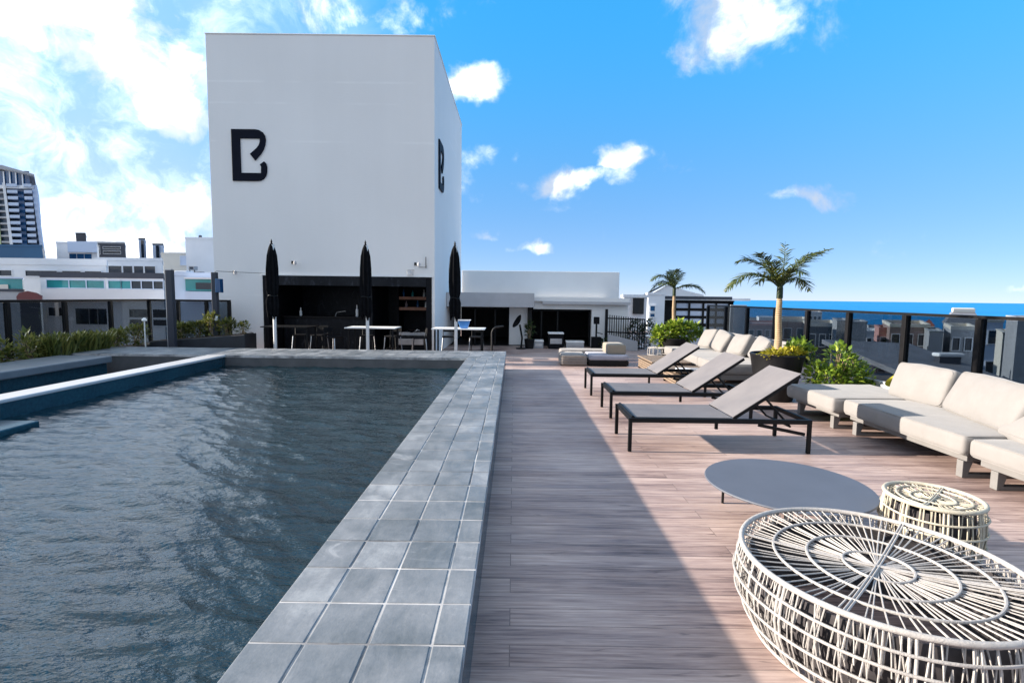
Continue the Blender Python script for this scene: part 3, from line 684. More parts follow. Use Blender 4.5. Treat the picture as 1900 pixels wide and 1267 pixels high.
# things in front of the pavilion
ht = thing('dish_heater', 'black tilted dish heater standing before the pale blue wall of the pavilion', 'heater', (.2, 16.4, 0))
mb = MB(); mb.lathe([(.001,.003),(.17,.003),(.17,.03),(.03,.05),(.001,.05)], 16, (.25, 16.4, 0)); mb.build('base', 'black_metal', ht)
mb = MB(); mb.tube([(.25,16.4,.04),(.28,16.4,.35),(.2,16.4,.78)], .03, 8); mb.build('stand', 'black_metal', ht)
mb = MB(); mb.lathe([(.001,-.02),(.13,.0),(.22,.05),(.235,.07),(.21,.06),(.12,.025),(.001,.015)], 20)
xform(mb, Matrix.Translation((.16,16.38,.86)) @ Matrix.Rotation(R_(-58), 4, 'Y') @ Matrix.Rotation(R_(15), 4, 'X')); mb.build('dish', 'black_metal', ht, smooth=50)
def leafball(mb, c, rad, n, ls, up=.4, tone=(0,1), flat=1.0, rnd=random, asp=.45, shell=.55):
    """n folded leaves spread through an ellipsoid"""
    for _ in range(n):
        while True:
            d = Vector((rnd.uniform(-1,1), rnd.uniform(-1,1), rnd.uniform(-1,1)))
            if .05 < d.length <= 1: break
        d = d.normalized()*(shell+(1-shell)*rnd.random()**.5)*rnd.uniform(.75,1.08)
        p = Vector((c[0]+d.x*rad[0], c[1]+d.y*rad[1], c[2]+d.z*rad[2]))
        a = (Vector((d.x, d.y, d.z*flat+up))+Vector((rnd.uniform(-.7,.7), rnd.uniform(-.7,.7), rnd.uniform(-.5,.7)))).normalized()
        s_ = a.cross(Vector((rnd.uniform(-.4,.4), rnd.uniform(-.4,.4), 1))).normalized()
        nn = s_.cross(a); L = ls*rnd.uniform(.4,1.4); w = L*asp*rnd.uniform(.8,1.2)
        t_ = min(1, max(0, tone[0]+(tone[1]-tone[0])*rnd.random()))
        q = [p, p+a*L*.45+s_*w*.5+nn*w*.12, p+a*L-nn*L*.12, p+a*L*.45-s_*w*.5+nn*w*.12, p+a*L*.5]
        mb.add(q, [(0,1,4),(1,2,4),(0,4,3),(4,2,3)], t_)
def shrub(name, label, cat, base, clumps, leaf, ls, mat, group=None, stem='palm_trunk', tone=(0,1), asp=.45, seed=1, nst=5):
    rnd = random.Random(seed)
    P = thing(name, label, cat, base, 0, group)
    mb = MB()
    for (c, rad, n) in clumps:
        k = rnd.uniform(-.15, .15)
        leafball(mb, (base[0]+c[0], base[1]+c[1], base[2]+c[2]), rad, n, ls, tone=(tone[0]+k, tone[1]+k), rnd=rnd, asp=asp)
    mb.build('foliage', mat, P)
    mb = MB()
    for (c, rad, n) in clumps:
        for _ in range(nst):
            q = Vector((base[0]+c[0]+rnd.uniform(-1,1)*rad[0]*.6, base[1]+c[1]+rnd.uniform(-1,1)*rad[1]*.6, base[2]+c[2]+rad[2]*.5))
            mb.tube([Vector((base[0]+c[0]*.6+rnd.uniform(-.05,.05), base[1]+c[1]*.6, base[2])), (Vector(base)+q)/2+Vector((rnd.uniform(-.03,.03),0,.03)), q], [.008,.006,.003], 4)
    mb.build('stem', stem, P); return P
# more things before the pavilion
def pot(name, label, c, r0, r1, h, mat='pot_black', group=None, lip=.03, n=28):
    P = thing(name, label, 'plant pot', c, 0, group)
    mb = MB(); mb.lathe([(.001,.003),(r0*.96,.003),(r0,.02),((r0*.45+r1*.55)*1.03,h*.55),(r1,h-.05),(r1+lip*.4,h-.02),(r1,h),(r1-lip,h),(r1-lip-.01,h-.07),(.001,h-.07)], n, c)
    mb.build('body', mat, P, smooth=45)
    mb = MB(); mb.lathe([(.001,h-.068),(r1-lip-.012,h-.068),(r1-lip-.02,h-.05),(.001,h-.035)], n, c); mb.build('soil', 'soil', P, smooth=50)
    return P
pot('plant_pot', 'small dark pot under the leafy plant beside the dish heater', (.52,16.5,0), .13, .16, .32)
shrub('potted_plant', 'leafy potted plant beside the black dish heater', 'plant', (.52,16.5,.26), [((0,0,.35),(.16,.16,.3),150)], 0, .12, 'leaf_dark', seed=3)
def ac(label, x0, x1, y0, z1, kind):
    A = thing('equipment_box', label, 'box', ((x0+x1)/2, y0+.2, 0), 0)
    mb = MB(); mb.box(x0, x1, y0, y0+.4, .004, z1); mb.build('body', kind, A, bevel=.015)
    mb = MB(); mb.box(x0-.01, x1+.01, y0-.012, y0+.41, z1+.001, z1+.05); mb.build('lid', 'white_paint', A, bevel=.008)
    mb = MB(); mb.box(x0+.05, x1-.05, y0-.012, y0-.002, z1*.35, z1*.7); mb.build('front_panel', 'steel', A)
ac('dark box with a pale lid in front of the right pavilion opening', 1.14, 1.62, 16.5, .48, 'black_panel')
ac('low pale grey box right of the dark lidded box', 1.72, 2.3, 16.6, .2, 'grey_fascia')
ac('low pale block left of the dark lidded box, at the pavilion post', .66, .98, 16.6, .22, 'city_grey')
spk = thing('speaker_post', 'black loudspeaker on a short post against the white pavilion wall', 'speaker', (2.68, 16.6, 0))
mb = MB(); mb.box(2.6,2.77,16.5,16.66,.82,1.05); mb.build('cabinet', 'black_panel', spk, bevel=.01)
mb = MB(); mb.tube([(2.69,16.6,.01),(2.69,16.6,.819)], .03, 8); mb.tube([(2.69,16.6,.55),(2.9,16.6,.5)], .015, 6); mb.build('post', 'black_metal', spk)
mb = MB(); mb.box(2.55,2.84,16.45,16.75,.004,.4); mb.build('plinth', 'black_panel', spk, bevel=.01)
shrub('potted_shrub', 'low dark shrub at the foot of the white pavilion wall beside the loudspeaker', 'shrub', (3.05,16.5,0), [((0,0,.18),(.3,.2,.2),260)], 0, .1, 'leaf_dark', seed=5)
fn = thing('slatted_screen', 'dark slatted screen fence running from the pavilion towards the hedge', 'fence', (3.4, 16.4, 0))
A0, A1 = Vector((3.1,16.9,0)), Vector((4.15,16.2,0)); mb = MB()
for k in range(17):
    p = A0.lerp(A1, k/16); mb.box(p.x-.012, p.x+.012, p.y-.012, p.y+.012, .05, 1.12-.10*k/16)
mb.build('slats', 'black_metal', fn)
mb = MB()
for z in (.08, .55, 1.0): mb.bar(A0+Vector((0,.02,z)), A1+Vector((0,.02,z)), .02, .04)
mb.build('rail', 'black_metal', fn)
mb = MB(); mb.box(3.02,3.1,16.85,16.95,.004,1.3); mb.build('post', 'black_metal', fn)
hw = thing('low_wall', 'low grey wall in front of the dark slatted screen', 'wall', (3.4,16.1,0))
mb = MB(); mb.prism([(3.0,.004),(3.95,.004),(3.95,.30),(3.0,.52)], 'y', 16.2, 16.3); mb.build('wall', 'city_grey', hw)
shrub('hedge', 'dark clipped hedge between the slatted screen and the white side table', 'hedge', (4.25,16.9,0), [((-.2,0,.5),(.33,.25,.5),900),((.25,.05,.5),(.3,.25,.48),800)], 0, .085, 'leaf_dark', seed=6, tone=(0,.8))
def side_table(label, x, y, mat, h=.57, rx=.3):
    T = thing('side_table', label, 'table', (x, y, 0))
    mb = MB(); mb.lathe([(.001,h-.035),(rx,h-.035),(rx+.01,h-.017),(rx,h),(.001,h)], 28, (x,y,0)); mb.build('tabletop', mat, T, smooth=40)
    for dx in (-.1,.12):
        mb = MB(); mb.box(x+dx-.035, x+dx+.035, y-.05, y+.05, .004, h-.036); mb.build('leg', mat, T)
side_table('round white side table on two flat legs in front of the far shrub', 4.25, 15.2, 'white_paint')
def wire_basket(label, x, y, r, h, mat, nv=14):
    B = thing('wire_stool', label, 'stool', (x, y, 0))
    mb = MB()
    for z, q in ((.012,.72),(h*.5,.97),(h,.92)): mb.tube([(x+r*q*math.cos(2*PI*k/24), y+r*q*math.sin(2*PI*k/24), z) for k in range(24)], .008, 5, True)
    mb.build('hoops', mat, B)
    mb = MB()
    for k in range(nv):
        a = 2*PI*k/nv; mb.tube([(x+r*q*math.cos(a), y+r*q*math.sin(a), z) for z, q in ((.012,.72),(h*.25,.88),(h*.5,.97),(h*.8,.97),(h,.92))], .006, 5)
    mb.build('stakes', mat, B)
    mb = MB()
    for k in range(10):
        a = PI*k/10; mb.tube([(x+r*.92*math.cos(a), y+r*.92*math.sin(a), h), (x-r*.92*math.cos(a), y-r*.92*math.sin(a), h)], .005, 5)
    mb.build('seat', mat, B)
wire_basket('small pale wire stool on the deck below the white side table', 3.85, 13.6, .27, .36, 'rattan_white')
# far lounge group
lo = thing('woven_pouf', 'low grey woven box pouf at the left end of the far seating group', 'pouf', (1.45,12.6,0))
xform(_c := cushion_mb(.62,.75,.28,.05,.01,.008,10,3), Matrix.Translation((1.48,12.75,.145))); _c.build('body', 'cushion_grey', lo, smooth=60)
mb = MB()
for k in range(4): mb.tube([(1.16+.0,12.36,.05+.06*k),(1.80,12.36,.05+.06*k)], .006, 5)
mb.build('webbing', 'rattan_brown', lo)
lo2 = thing('lounge_seat', 'low lounge seat with white cushion and upright beige back cushion facing the pool', 'lounge seat', (2.3,12.7,0))
mb = MB(); mb.box(1.84,2.82,12.4,13.2,.02,.14); mb.build('base', 'black_metal', lo2, bevel=.01)
xform(_c := cushion_mb(.96,.8,.14,.04,.012,.005,10,5), Matrix.Translation((2.33,12.8,.212))); _c.build('seat', 'lounge_blue', lo2, smooth=60)
xform(_c := cushion_mb(.46,.7,.25,.04,.012,.006,10,6), Matrix.Translation((2.54,12.87,.405))); _c.build('back_cushion', 'lounge_tan', lo2, smooth=60)
for q in (1.9, 2.76):
    mb = MB(); mb.box(q-.03,q+.03,12.45,12.51,.003,.019); mb.build('foot', 'black_metal', lo2)
lo3 = thing('woven_bench', 'grey woven backless bench behind the low lounge seat', 'bench', (1.9,13.4,0))
xform(_c := cushion_mb(1.5,.5,.28,.05,.01,.008,10,9), Matrix.Translation((2.0,13.75,.145))); _c.build('body', 'cushion_grey', lo3, smooth=60)

# ------------------------------------------------------------------ sun loungers
def lounger(loc, label):
    Lg = thing('sun_lounger', label, 'sun lounger', loc, 0, 'sun loungers in a row beside the pool')
    Lx, Wd, H = 1.98, .72, .375
    s = .038
    fr = MB()
    for y in (0, Wd): fr.box(0, Lx, y-s/2, y+s/2, H-.05, H)
    fr.box(s/2, s*1.2, s/2, Wd-s/2, H-.05, H-.002); fr.box(Lx-s, Lx-.002, s/2, Wd-s/2, H-.05, H-.002); fr.box(1.06, 1.09, s/2, Wd-s/2, H-.048, H-.012)
    fr.build('frame', 'black_metal', Lg, bevel=.003, local=True)
    for x in (.001+s/2, Lx-s/2):
        for y in (0, Wd):
            mb = MB(); mb.box(x-s/2, x+s/2, y-s/2+.0015, y+s/2-.0015, .003, H-.0505); mb.build('leg', 'black_metal', Lg, bevel=.003, local=True)
    mb = MB(); mb.box(1.08, 1.11, .34, .37, .17, H-.049); mb.build('mid_post', 'black_metal', Lg, local=True)
    # seat sling, slightly sagging
    n, k = 14, 8; mb = MB(); hx = 1.13
    for i in range(n+1):
        for j in range(k+1):
            x = .06+(hx-.06)*i/n; y = .012+(Wd-.024)*j/k; mb.v.append((x, y, H+.006-.018*math.sin(PI*i/n)*math.sin(PI*j/k)))
    m_ = len(mb.v); mb.v += [(x, y, z-.006) for x, y, z in mb.v]
    for i in range(n):
        for j in range(k):
            a = i*(k+1)+j; q = (a, a+k+1, a+k+2, a+1); mb.f.append(q); mb.f.append(tuple(p+m_ for p in q[::-1]))
    mb.build('seat', 'sling', Lg, smooth=60, local=True)
    mb = MB(); mb.tube([(.05, .01, H+.0), (.05, Wd-.01, H+.0)], .02, 8); mb.build('end_roll', 'black_metal', Lg, smooth=50, local=True)
    # raised back
    ang = math.atan2(.475, .70); bl = .86; T = Matrix.Translation((hx+.01, 0, H+.008)) @ Matrix.Rotation(-ang, 4, 'Y')
    mb = MB(); n = 12
    for i in range(n+1):
        for j in range(k+1):
            x = bl*i/n; y = .012+(Wd-.024)*j/k; mb.v.append((x, y, .012-.022*math.sin(PI*i/n)*math.sin(PI*j/k)))
    m_ = len(mb.v); mb.v += [(x, y, z-.006) for x, y, z in mb.v]
    for i in range(n):
        for j in range(k):
            a = i*(k+1)+j; q = (a, a+k+1, a+k+2, a+1); mb.f.append(q); mb.f.append(tuple(p+m_ for p in q[::-1]))
    back = xform(mb, T).build('backrest', 'sling', Lg, smooth=60, local=True)
    mb = MB()
    for y in (.028, Wd-.028): mb.box(.0, bl-.02, y-.012, y+.012, -.028, .002)
    mb.box(bl-.045, bl-.021, .041, Wd-.041, -.028, .002)
    xform(mb, T).build('back_frame', 'black_metal', Lg, local=True)
    def tp(x, y, z): return tuple(T @ Vector((x, y, z)))
    for y in (.09, Wd-.09):
        mb = MB(); mb.tube([tp(.42, y, -.02), (1.80, y, H-.10)], .013, 7); mb.build('strut', 'black_metal', Lg, local=True)
    mb = MB(); mb.tube([(1.80, .09, H-.10), (1.80, Wd-.09, H-.10)], .012, 7); mb.bar((1.42,.03,H-.07),(1.93,.03,H-.17),.018,.035); mb.build('cross_rail', 'black_metal', Lg, local=True)
    return Lg
L1 = lounger((1.26, 5.46, 0), 'nearest sun lounger, grey sling with its back raised, facing the pool')
dup(L1, (1.345, 7.0, 0), None, 'middle of the three grey sling sun loungers beside the pool')
dup(L1, (1.32, 8.64, 0), None, 'farthest grey sling sun lounger, just before the far seating group')

# ------------------------------------------------------------------ sofas
def sled(name, x0, x1, y, h, parent, w=.07):
    mb = MB(); t_ = .035
    mb.prism([(x0,.004),(x1,.004),(x1,h),(x1-.09,h),(x1-.07,.04),(x0+.06,.04),(x0+.10,h),(x0,h)], 'y', y-w/2, y+w/2)
    return mb.build(name, 'sofa_frame', parent, bevel=.005)
def loop(sx, sy, z, ins, r):
    hx, hy = sx/2-ins, sy/2-ins; pts = []
    for (cx, cy, a) in ((hx-r,hy-r,0),(-hx+r,hy-r,90),(-hx+r,-hy+r,180),(hx-r,-hy+r,270)):
        for k in range(5): pts.append((cx+r*math.cos(R_(a+22.5*k)), cy+r*math.sin(R_(a+22.5*k)), z))
    return pts
def seat_cushion(parent, x0, x1, y0, y1, z0, z1, seed, mat='cushion', name='seat_cushion'):
    c = cushion_mb(x1-x0, y1-y0, z1-z0, .036, .012, .006, 14, seed)
    T_ = Matrix.Translation(((x0+x1)/2, (y0+y1)/2, (z0+z1)/2))
    xform(c, T_); o = c.build(name, mat, parent, smooth=60); mb = MB()
    for sg in (-1, 1): mb.tube(loop(x1-x0, y1-y0, sg*((z1-z0)/2-.009), .009, .05), .0042, 6, True)
    xform(mb, T_).build('piping', mat, o, smooth=60); return o
def back_cushion(parent, cx, cy, cz, ly, hgt, thick, lean, rz, seed, mat='cushion', rx=0, name='back_cushion'):
    c = cushion_mb(thick, ly, hgt, .042, .02, .010, 12, seed)
    c.v = [(x+.035*(1 if x > 0 else -1)*(1-(2*y/ly)**2)*(1-(2*z/hgt)**2), y, z) for x, y, z in c.v]
    T_ = Matrix.Translation((cx, cy, cz)) @ Matrix.Rotation(rz, 4, 'Z') @ Matrix.Rotation(lean, 4, 'Y') @ Matrix.Rotation(rx, 4, 'X')
    xform(c, T_); o = c.build(name, mat, parent, smooth=60)
    mb = MB(); mb.tube([(-thick/2+.012 if False else z, x, y) for x, y, z in loop(ly, hgt, -thick/2+.008, .012, .05)], .0042, 6, True)
    xform(mb, T_).build('piping', mat, o, smooth=60); return o
A = thing('sofa_module', 'long cream sofa module with two big leaning back cushions beside the glass railing', 'sofa', (4.75, 5.5, 0), 0, 'modules of the near sofa')
mb = MB(); mb.box(4.28, 5.35, 4.72, 6.40, .17, .235); mb.build('frame', 'sofa_frame', A, bevel=.006)
sled('leg', 4.27, 5.3, 4.78, .168, A); sled('leg', 4.25, 5.3, 6.26, .168, A)
seat_cushion(A, 4.2, 5.36, 4.68, 6.43, .237, .425, 11)
mb = MB(); mb.prism([(5.27,.24),(5.34,.24),(5.42,.74),(5.37,.74)], 'y', 4.75, 6.38); mb.build('backrest_frame', 'sofa_frame', A, bevel=.01)
back_cushion(A, 5.12, 6.33, .635, .86, .46, .15, R_(18), R_(0), 12)
back_cushion(A, 4.93, 5.22, .645, 1.16, .48, .17, R_(24), R_(-15), 13)
B = thing('sofa_module', 'backless cream chaise module at the far end of the near sofa, beside the green shrub', 'sofa', (4.7, 7, 0), 0, 'modules of the near sofa')
mb = MB(); mb.box(4.2, 5.25, 6.50, 7.5, .17, .235); mb.build('frame', 'sofa_frame', B, bevel=.006)
sled('leg', 4.18, 5.2, 6.60, .168, B); sled('leg', 4.2, 5.2, 7.42, .168, B)
seat_cushion(B, 4.08, 5.32, 6.445, 7.56, .237, .43, 14)
Cc = thing('sofa_module', 'cream sofa module nearest the viewer, cut by the right edge of the photo', 'sofa', (4.75, 3.8, 0), 0, 'modules of the near sofa')
mb = MB(); mb.box(4.3, 5.35, 3.1, 4.60, .17, .235); mb.build('frame', 'sofa_frame', Cc, bevel=.006)
sled('leg', 4.30, 5.3, 4.46, .168, Cc); sled('leg', 4.30, 5.3, 3.2, .168, Cc)
seat_cushion(Cc, 4.24, 5.36, 3.05, 4.665, .237, .41, 15)
back_cushion(Cc, 4.98, 3.75, .63, 1.1, .48, .16, R_(22), R_(-4), 16)
back_cushion(Cc, 4.72, 4.50, .51, .60, .34, .16, R_(48), R_(-14), 17, name='pillow')
D2 = thing('sofa_module', 'far cream sofa with four leaning back cushions behind the loungers', 'sofa', (4.6, 12, 0))
mb = MB(); mb.box(4.0, 5.2, 9.75, 13.35, .12, .23); mb.build('frame', 'sofa_frame', D2, bevel=.006)
for y in (9.9, 11.1, 12.3, 13.25): sled('leg', 4.05, 5.1, y, .118, D2)
for k in range(3): seat_cushion(D2, 3.95, 5.1, 9.72+1.215*k, 9.72+1.215*(k+1)-.01, .232, .43, 20+k)
mb = MB(); mb.prism([(5.0,.25),(5.12,.25),(5.32,.86),(5.24,.86)], 'y', 9.75, 13.35); mb.build('backrest_frame', 'cushion', D2, bevel=.02)
for k, (y, ly, l) in enumerate([(10.25,.62,26),(11.2,.72,30),(12.2,.74,28),(13.0,.66,27)]): back_cushion(D2, 4.98, y, .66, ly, .48, .16, R_(l), R_(-3+2*k), 30+k, rx=R_([9,-7,8,-5][k]))
# wicker low tables between the loungers and the far sofa
def wicker(label, x0, x1, y0, y1, h):
    T = thing('wicker_table', label, 'table', ((x0+x1)/2, (y0+y1)/2, 0), 0)
    mb = MB(); mb.box(x0, x1, y0, y1, h-.03, h); mb.build('tabletop', 'rattan_brown', T, bevel=.01)
    mb = MB()
    for z in (.06,.11,.16,.21): mb.box(x0+.02,x1-.02,y0+.02,y1-.02,z-.02,z+.015) if z < h-.05 else None
    mb.build('woven_side', 'rattan_brown', T, bevel=.006)
    for x in (x0+.05, x1-.05):
        for y in (y0+.05, y1-.05):
            mb = MB(); mb.box(x-.025,x+.025,y-.025,y+.025,.003,.038); mb.build('foot', 'black_metal', T)
wicker('low brown wicker table behind the farthest lounger', 3.0, 3.85, 11.0, 12.3, .30)
wicker('low brown wicker table behind the middle lounger backrest', 3.05, 3.8, 9.55, 10.4, .30)
# books on it
for k, (x, y, w, d, lab) in enumerate([(3.12,9.62,.22,.16,'small pale book at the left of the near wicker table'),(3.36,9.62,.2,.15,'small grey book in the middle of the near wicker table'),(3.58,9.62,.19,.16,'small pale book at the right of the near wicker table')]):
    Bk = thing('book', lab, 'book', (x, y, .301), 0, 'books on the wicker table')
    mb = MB(); mb.box(x, x+w, y, y+d, .302, .345); mb.build('cover', ['city_white','city_grey','city_cream'][k], Bk, bevel=.004)
    mb = MB(); mb.box(x+.004, x+w-.004, y-.003, y+d-.004, .308, .339); mb.build('pages', 'city_white', Bk)

# ------------------------------------------------------------------ round table and woven drums
rtb = thing('round_table', 'low round grey coffee table on thin legs, behind the white woven drum', 'table', (2.0, 3.75, 0))
mb = MB(); mb.lathe([(.001,.285),(.57,.285),(.576,.292),(.57,.30),(.001,.30)], 64, (2.06,3.74,0)); mb.build('tabletop', 'table_grey', rtb, smooth=35)
for k in range(3):
    a = R_(130+120*k); px, py = 2.0+.42*math.cos(a), 3.75+.42*math.sin(a)
    mb = MB(); mb.tube([(px,py,.284),(px,py,.003)], .011, 8); mb.build('leg', 'black_metal', rtb)
mb = MB(); mb.tube([(2.0+.42*math.cos(2*PI*k/32), 3.75+.42*math.sin(2*PI*k/32), .27) for k in range(32)], .008, 5, True); mb.build('under_ring', 'black_metal', rtb)

def drum(label, c, Rt, Rm, Rb, H, nstake, nspoke, rings, hoops, mat, gauge=1., seed=1, crossbars=(0,)):
    rnd = random.Random(seed); cx, cy = c
    P = thing('woven_drum', label, 'stool', (cx, cy, 0), 0, 'woven rattan drums')
    def rad(z):            # barrel side
        u = z/H
        return Rb+(Rm-Rb)*math.sin(min(1, u/.62)*PI/2) if u < .62 else Rm+(Rt-Rm)*((u-.62)/.38)**1.6
    def ring(r, z, g, n=72, wob=.0):
        ph = rnd.random()*6
        return [(cx+(r+wob*math.sin(3*a+ph))*math.cos(a), cy+(r+wob*math.sin(3*a+ph))*math.sin(a), z+wob*math.sin(2*a+ph)) for a in [2*PI*k/n for k in range(n)]]
    mb = MB(); mb.tube(ring(Rt, H, 1), .0135*gauge, 8, True); mb.build('top_rim', mat, P, smooth=60)
    mb = MB(); mb.tube(ring(rad(.012), .012, 1), .009*gauge, 7, True); mb.build('base_ring', mat, P, smooth=60)
    for z in hoops:
        mb = MB(); mb.tube(ring(rad(z)+.004, z, 1, 72, .003), .0066*gauge, 6, True); mb.build('hoop', mat, P, smooth=60)
    # upright stakes: single near-vertical strands, pairs meeting in a point, a few doubled
    mb = MB()
    zs = [.012, H*.2, H*.4, H*.6, H*.8, H]
    for k in range(nstake):
        a0 = 2*PI*k/nstake+rnd.uniform(-.25,.25)*2*PI/nstake; sk = rnd.uniform(-.02,.02); g = .0037*gauge*rnd.uniform(.8,1.25)
        mb.tube([(cx+(rad(z)-.004)*math.cos(a0+sk*i), cy+(rad(z)-.004)*math.sin(a0+sk*i), z) for i, z in enumerate(zs)], g, 5)
    step = 2*PI/nstake
    for k in range(0, nstake, 1):
        if rnd.random() < .8:
            z0, z1 = rnd.choice([(H*.55,H*.98),(H*.25,H*.76),(.02,H*.5)]); a0 = step*(k+.5)
            for s_ in (-1, 1): mb.tube([(cx+(rad(z1)-.012)*math.cos(a0), cy+(rad(z1)-.012)*math.sin(a0), z1), (cx+(rad((z0+z1)/2)-.014)*math.cos(a0+s_*step*.28), cy+(rad((z0+z1)/2)-.014)*math.sin(a0+s_*step*.28), (z0+z1)/2), (cx+(rad(z0)-.012)*math.cos(a0+s_*step*.42), cy+(rad(z0)-.012)*math.sin(a0+s_*step*.42), z0)], .0031*gauge, 5)
    for k in range(int(nstake*.8)):       # inner layer of slanting strands
        a0 = 2*PI*k/(nstake*.8)+rnd.uniform(-.02,.02); tw_ = rnd.choice([-1,1])*rnd.uniform(.05,.16)
        mb.tube([(cx+(rad(z)-.030)*math.cos(a0+tw_*z/H), cy+(rad(z)-.030)*math.sin(a0+tw_*z/H), z) for z in zs[:-1]+[H-.015]], .0033*gauge, 5)
    mb.build('side_stakes', mat, P, smooth=60)
    mb = MB(); n_ = 48; base = 0
    prof = [(rad(z)-.052, z) for z in (.03, H*.25, H*.5, H*.75, H-.05)]
    for r, z in prof:
        for j in range(n_): mb.v.append((cx+r*math.cos(2*PI*j/n_), cy+r*math.sin(2*PI*j/n_), z))
    for r, z in prof[::-1]:
        for j in range(n_): mb.v.append((cx+(r-.006)*math.cos(2*PI*j/n_), cy+(r-.006)*math.sin(2*PI*j/n_), z))
    for i in range(2*len(prof)):
        i2 = (i+1) % (2*len(prof))
        for j in range(n_): mb.f.append((i*n_+j, i*n_+(j+1) % n_, i2*n_+(j+1) % n_, i2*n_+j))
    mb.build('liner', 'liner_dark', P, smooth=60)  # dark shell added inside to deepen the shade in the weave's gaps
    # thick double uprights that carry the rim
    for k in range(8):
        a0 = 2*PI*k/8+.35
        mb = MB()
        for s_ in (-1, 1): mb.tube([(cx+rad(z)*math.cos(a0+s_*.011/Rt), cy+rad(z)*math.sin(a0+s_*.011/Rt), z) for z in zs], .0062*gauge, 6)
        mb.build('upright', mat, P, smooth=60)
    # top: spokes to the hub, rings, cross bars; the top dips a little to the middle
    def dip(r): return H-.004-.028*(1-(r/Rt)**2)*(Rt/.6)
    mb = MB()
    for k in range(nspoke):
        a0 = 2*PI*k/nspoke+rnd.uniform(-.3,.3)*2*PI/nspoke; a1 = a0+rnd.uniform(-.05,.05)
        r_in = Rt*rnd.choice([.03,.03,.05,.25,.26])
        mb.tube([(cx+r*math.cos(a), cy+r*math.sin(a), dip(r)) for r, a in ((Rt,a0),(Rt*.66,a0*.6+a1*.4),(r_in+.3*(Rt-r_in),a1*.8+a0*.2),(r_in,a1))], .0034*gauge*rnd.uniform(.8,1.3), 5)
    mb.build('top_spokes', mat, P, smooth=60)
    for q in rings:
        mb = MB(); r = Rt*q; mb.tube(ring(r, dip(r)+.004, 1, 64, .002), .0068*gauge, 6, True); mb.build('top_ring', mat, P, smooth=60)
    for a in crossbars:
        mb = MB()
        for s_ in (-1, 1):
            o = Vector((-math.sin(a), math.cos(a), 0))*(.006*s_)
            mb.tube([(cx+r*math.cos(a)+o.x, cy+r*math.sin(a)+o.y, dip(abs(r))+.006) for r in np.linspace(-Rt, Rt, 9)], .0048*gauge, 6)
        mb.build('cross_bar', mat, P, smooth=60)
    return P
drum('large low white woven rattan drum in the right foreground', (1.765, 2.365), .60, .625, .525, .42, 96, 80, (.24,.50,.745), (.10,.19,.275,.35), 'rattan_white', 1., 4, (R_(44), R_(-27)))
drum('small cream woven rattan drum behind the large white one', (2.70, 3.19), .255, .272, .235, .42, 40, 36, (.45,.75), (.08,.17,.26,.34), 'rattan_cream', 1.0, 9, (R_(40),))

# ------------------------------------------------------------------ palms
def palm(label, base, crown, fronds, scale, seed, potlab, pr):
    rnd = random.Random(seed)
    pot('plant_pot', potlab, base, pr[0], pr[1], pr[2], group='black palm pots')
    P = thing('palm_tree', label, 'palm', (base[0], base[1], base[2]+pr[2]-.05), 0, 'potted palms')
    b0 = Vector((base[0], base[1], base[2]+pr[2]-.06)); cr = Vector(crown); mb = MB()
    mb.tube([b0, b0.lerp(cr,.08), b0.lerp(cr,.3)+Vector((.012,0,0)), b0.lerp(cr,.62)+Vector((-.006,0,0)), b0.lerp(cr,.85), cr], [.088*scale,.066*scale,.056*scale,.05*scale,.045*scale,.03*scale], 14)
    mb.build('trunk', 'palm_trunk', P, smooth=50)
    mb = MB(); mb.tube([b0.lerp(cr,.9), cr+Vector((0,0,.05*scale)), cr+Vector((0,0,.24*scale))], [.05*scale,.048*scale,.022*scale], 10); mb.build('crownshaft', 'leaf_palm', P, smooth=50)
    for (mid, tip, dens) in fronds:
        mid = Vector(mid); tip = Vector(tip); mb = MB(); s0 = cr+Vector((0,0,.05*scale)); pts = []
        ctl = mid*2-(s0+tip)*.5
        for i in range(19):
            u = i/18; pts.append(s0*(1-u)**2+ctl*2*u*(1-u)+tip*u*u)
        mb.tube(pts, [.014*scale*(1-.85*i/18) for i in range(19)], 5, tone=.25)
        ln = sum((pts[i+1]-pts[i]).length for i in range(18)); nl = int(dens*ln/(.0125*scale))
        for k in range(nl):
            u = .10+.90*k/nl; i = min(17, int(u*18)); q = pts[i].lerp(pts[i+1], u*18-i); d = (pts[i+1]-pts[i]).normalized()
            sd_ = d.cross(Vector((0,0,1))); sd_ = sd_.normalized() if sd_.length > .1 else Vector((0,1,0)); un = sd_.cross(d)
            for s_ in (-1, 1):
                if rnd.random() < .25: continue
                L = scale*(.23*math.sin(PI*min(1, .18+.80*u))**.8+.03)*rnd.uniform(.45,1.3)
                dr = (sd_*s_*rnd.uniform(.6,1.0)+d*rnd.uniform(.6,1.1)+un*rnd.uniform(-.25,.45)).normalized()
                w = .0095*scale*rnd.uniform(.8,1.2); wv = dr.cross(un).normalized()*w
                g = Vector((0,0,-L*rnd.uniform(.12,.45)))
                t_ = rnd.random()*.9
                a_, m_, e_ = q, q+dr*L*.5+g*.25, q+dr*L+g
                mb.add([a_-wv*.5, a_+wv*.5, m_+wv, m_-wv, e_, m_+un*w*.6], [(0,1,5),(0,5,3),(1,2,5),(3,5,4),(5,2,4)], t_)
        mb.build('frond', 'leaf_palm', P)
    return P
def wpts(lst, Y, dys):
    return [(tuple(at(*m, Y+dy*.5)), tuple(at(*t_, Y+dy)), d) for (m, t_, d), dy in zip(lst, dys)]
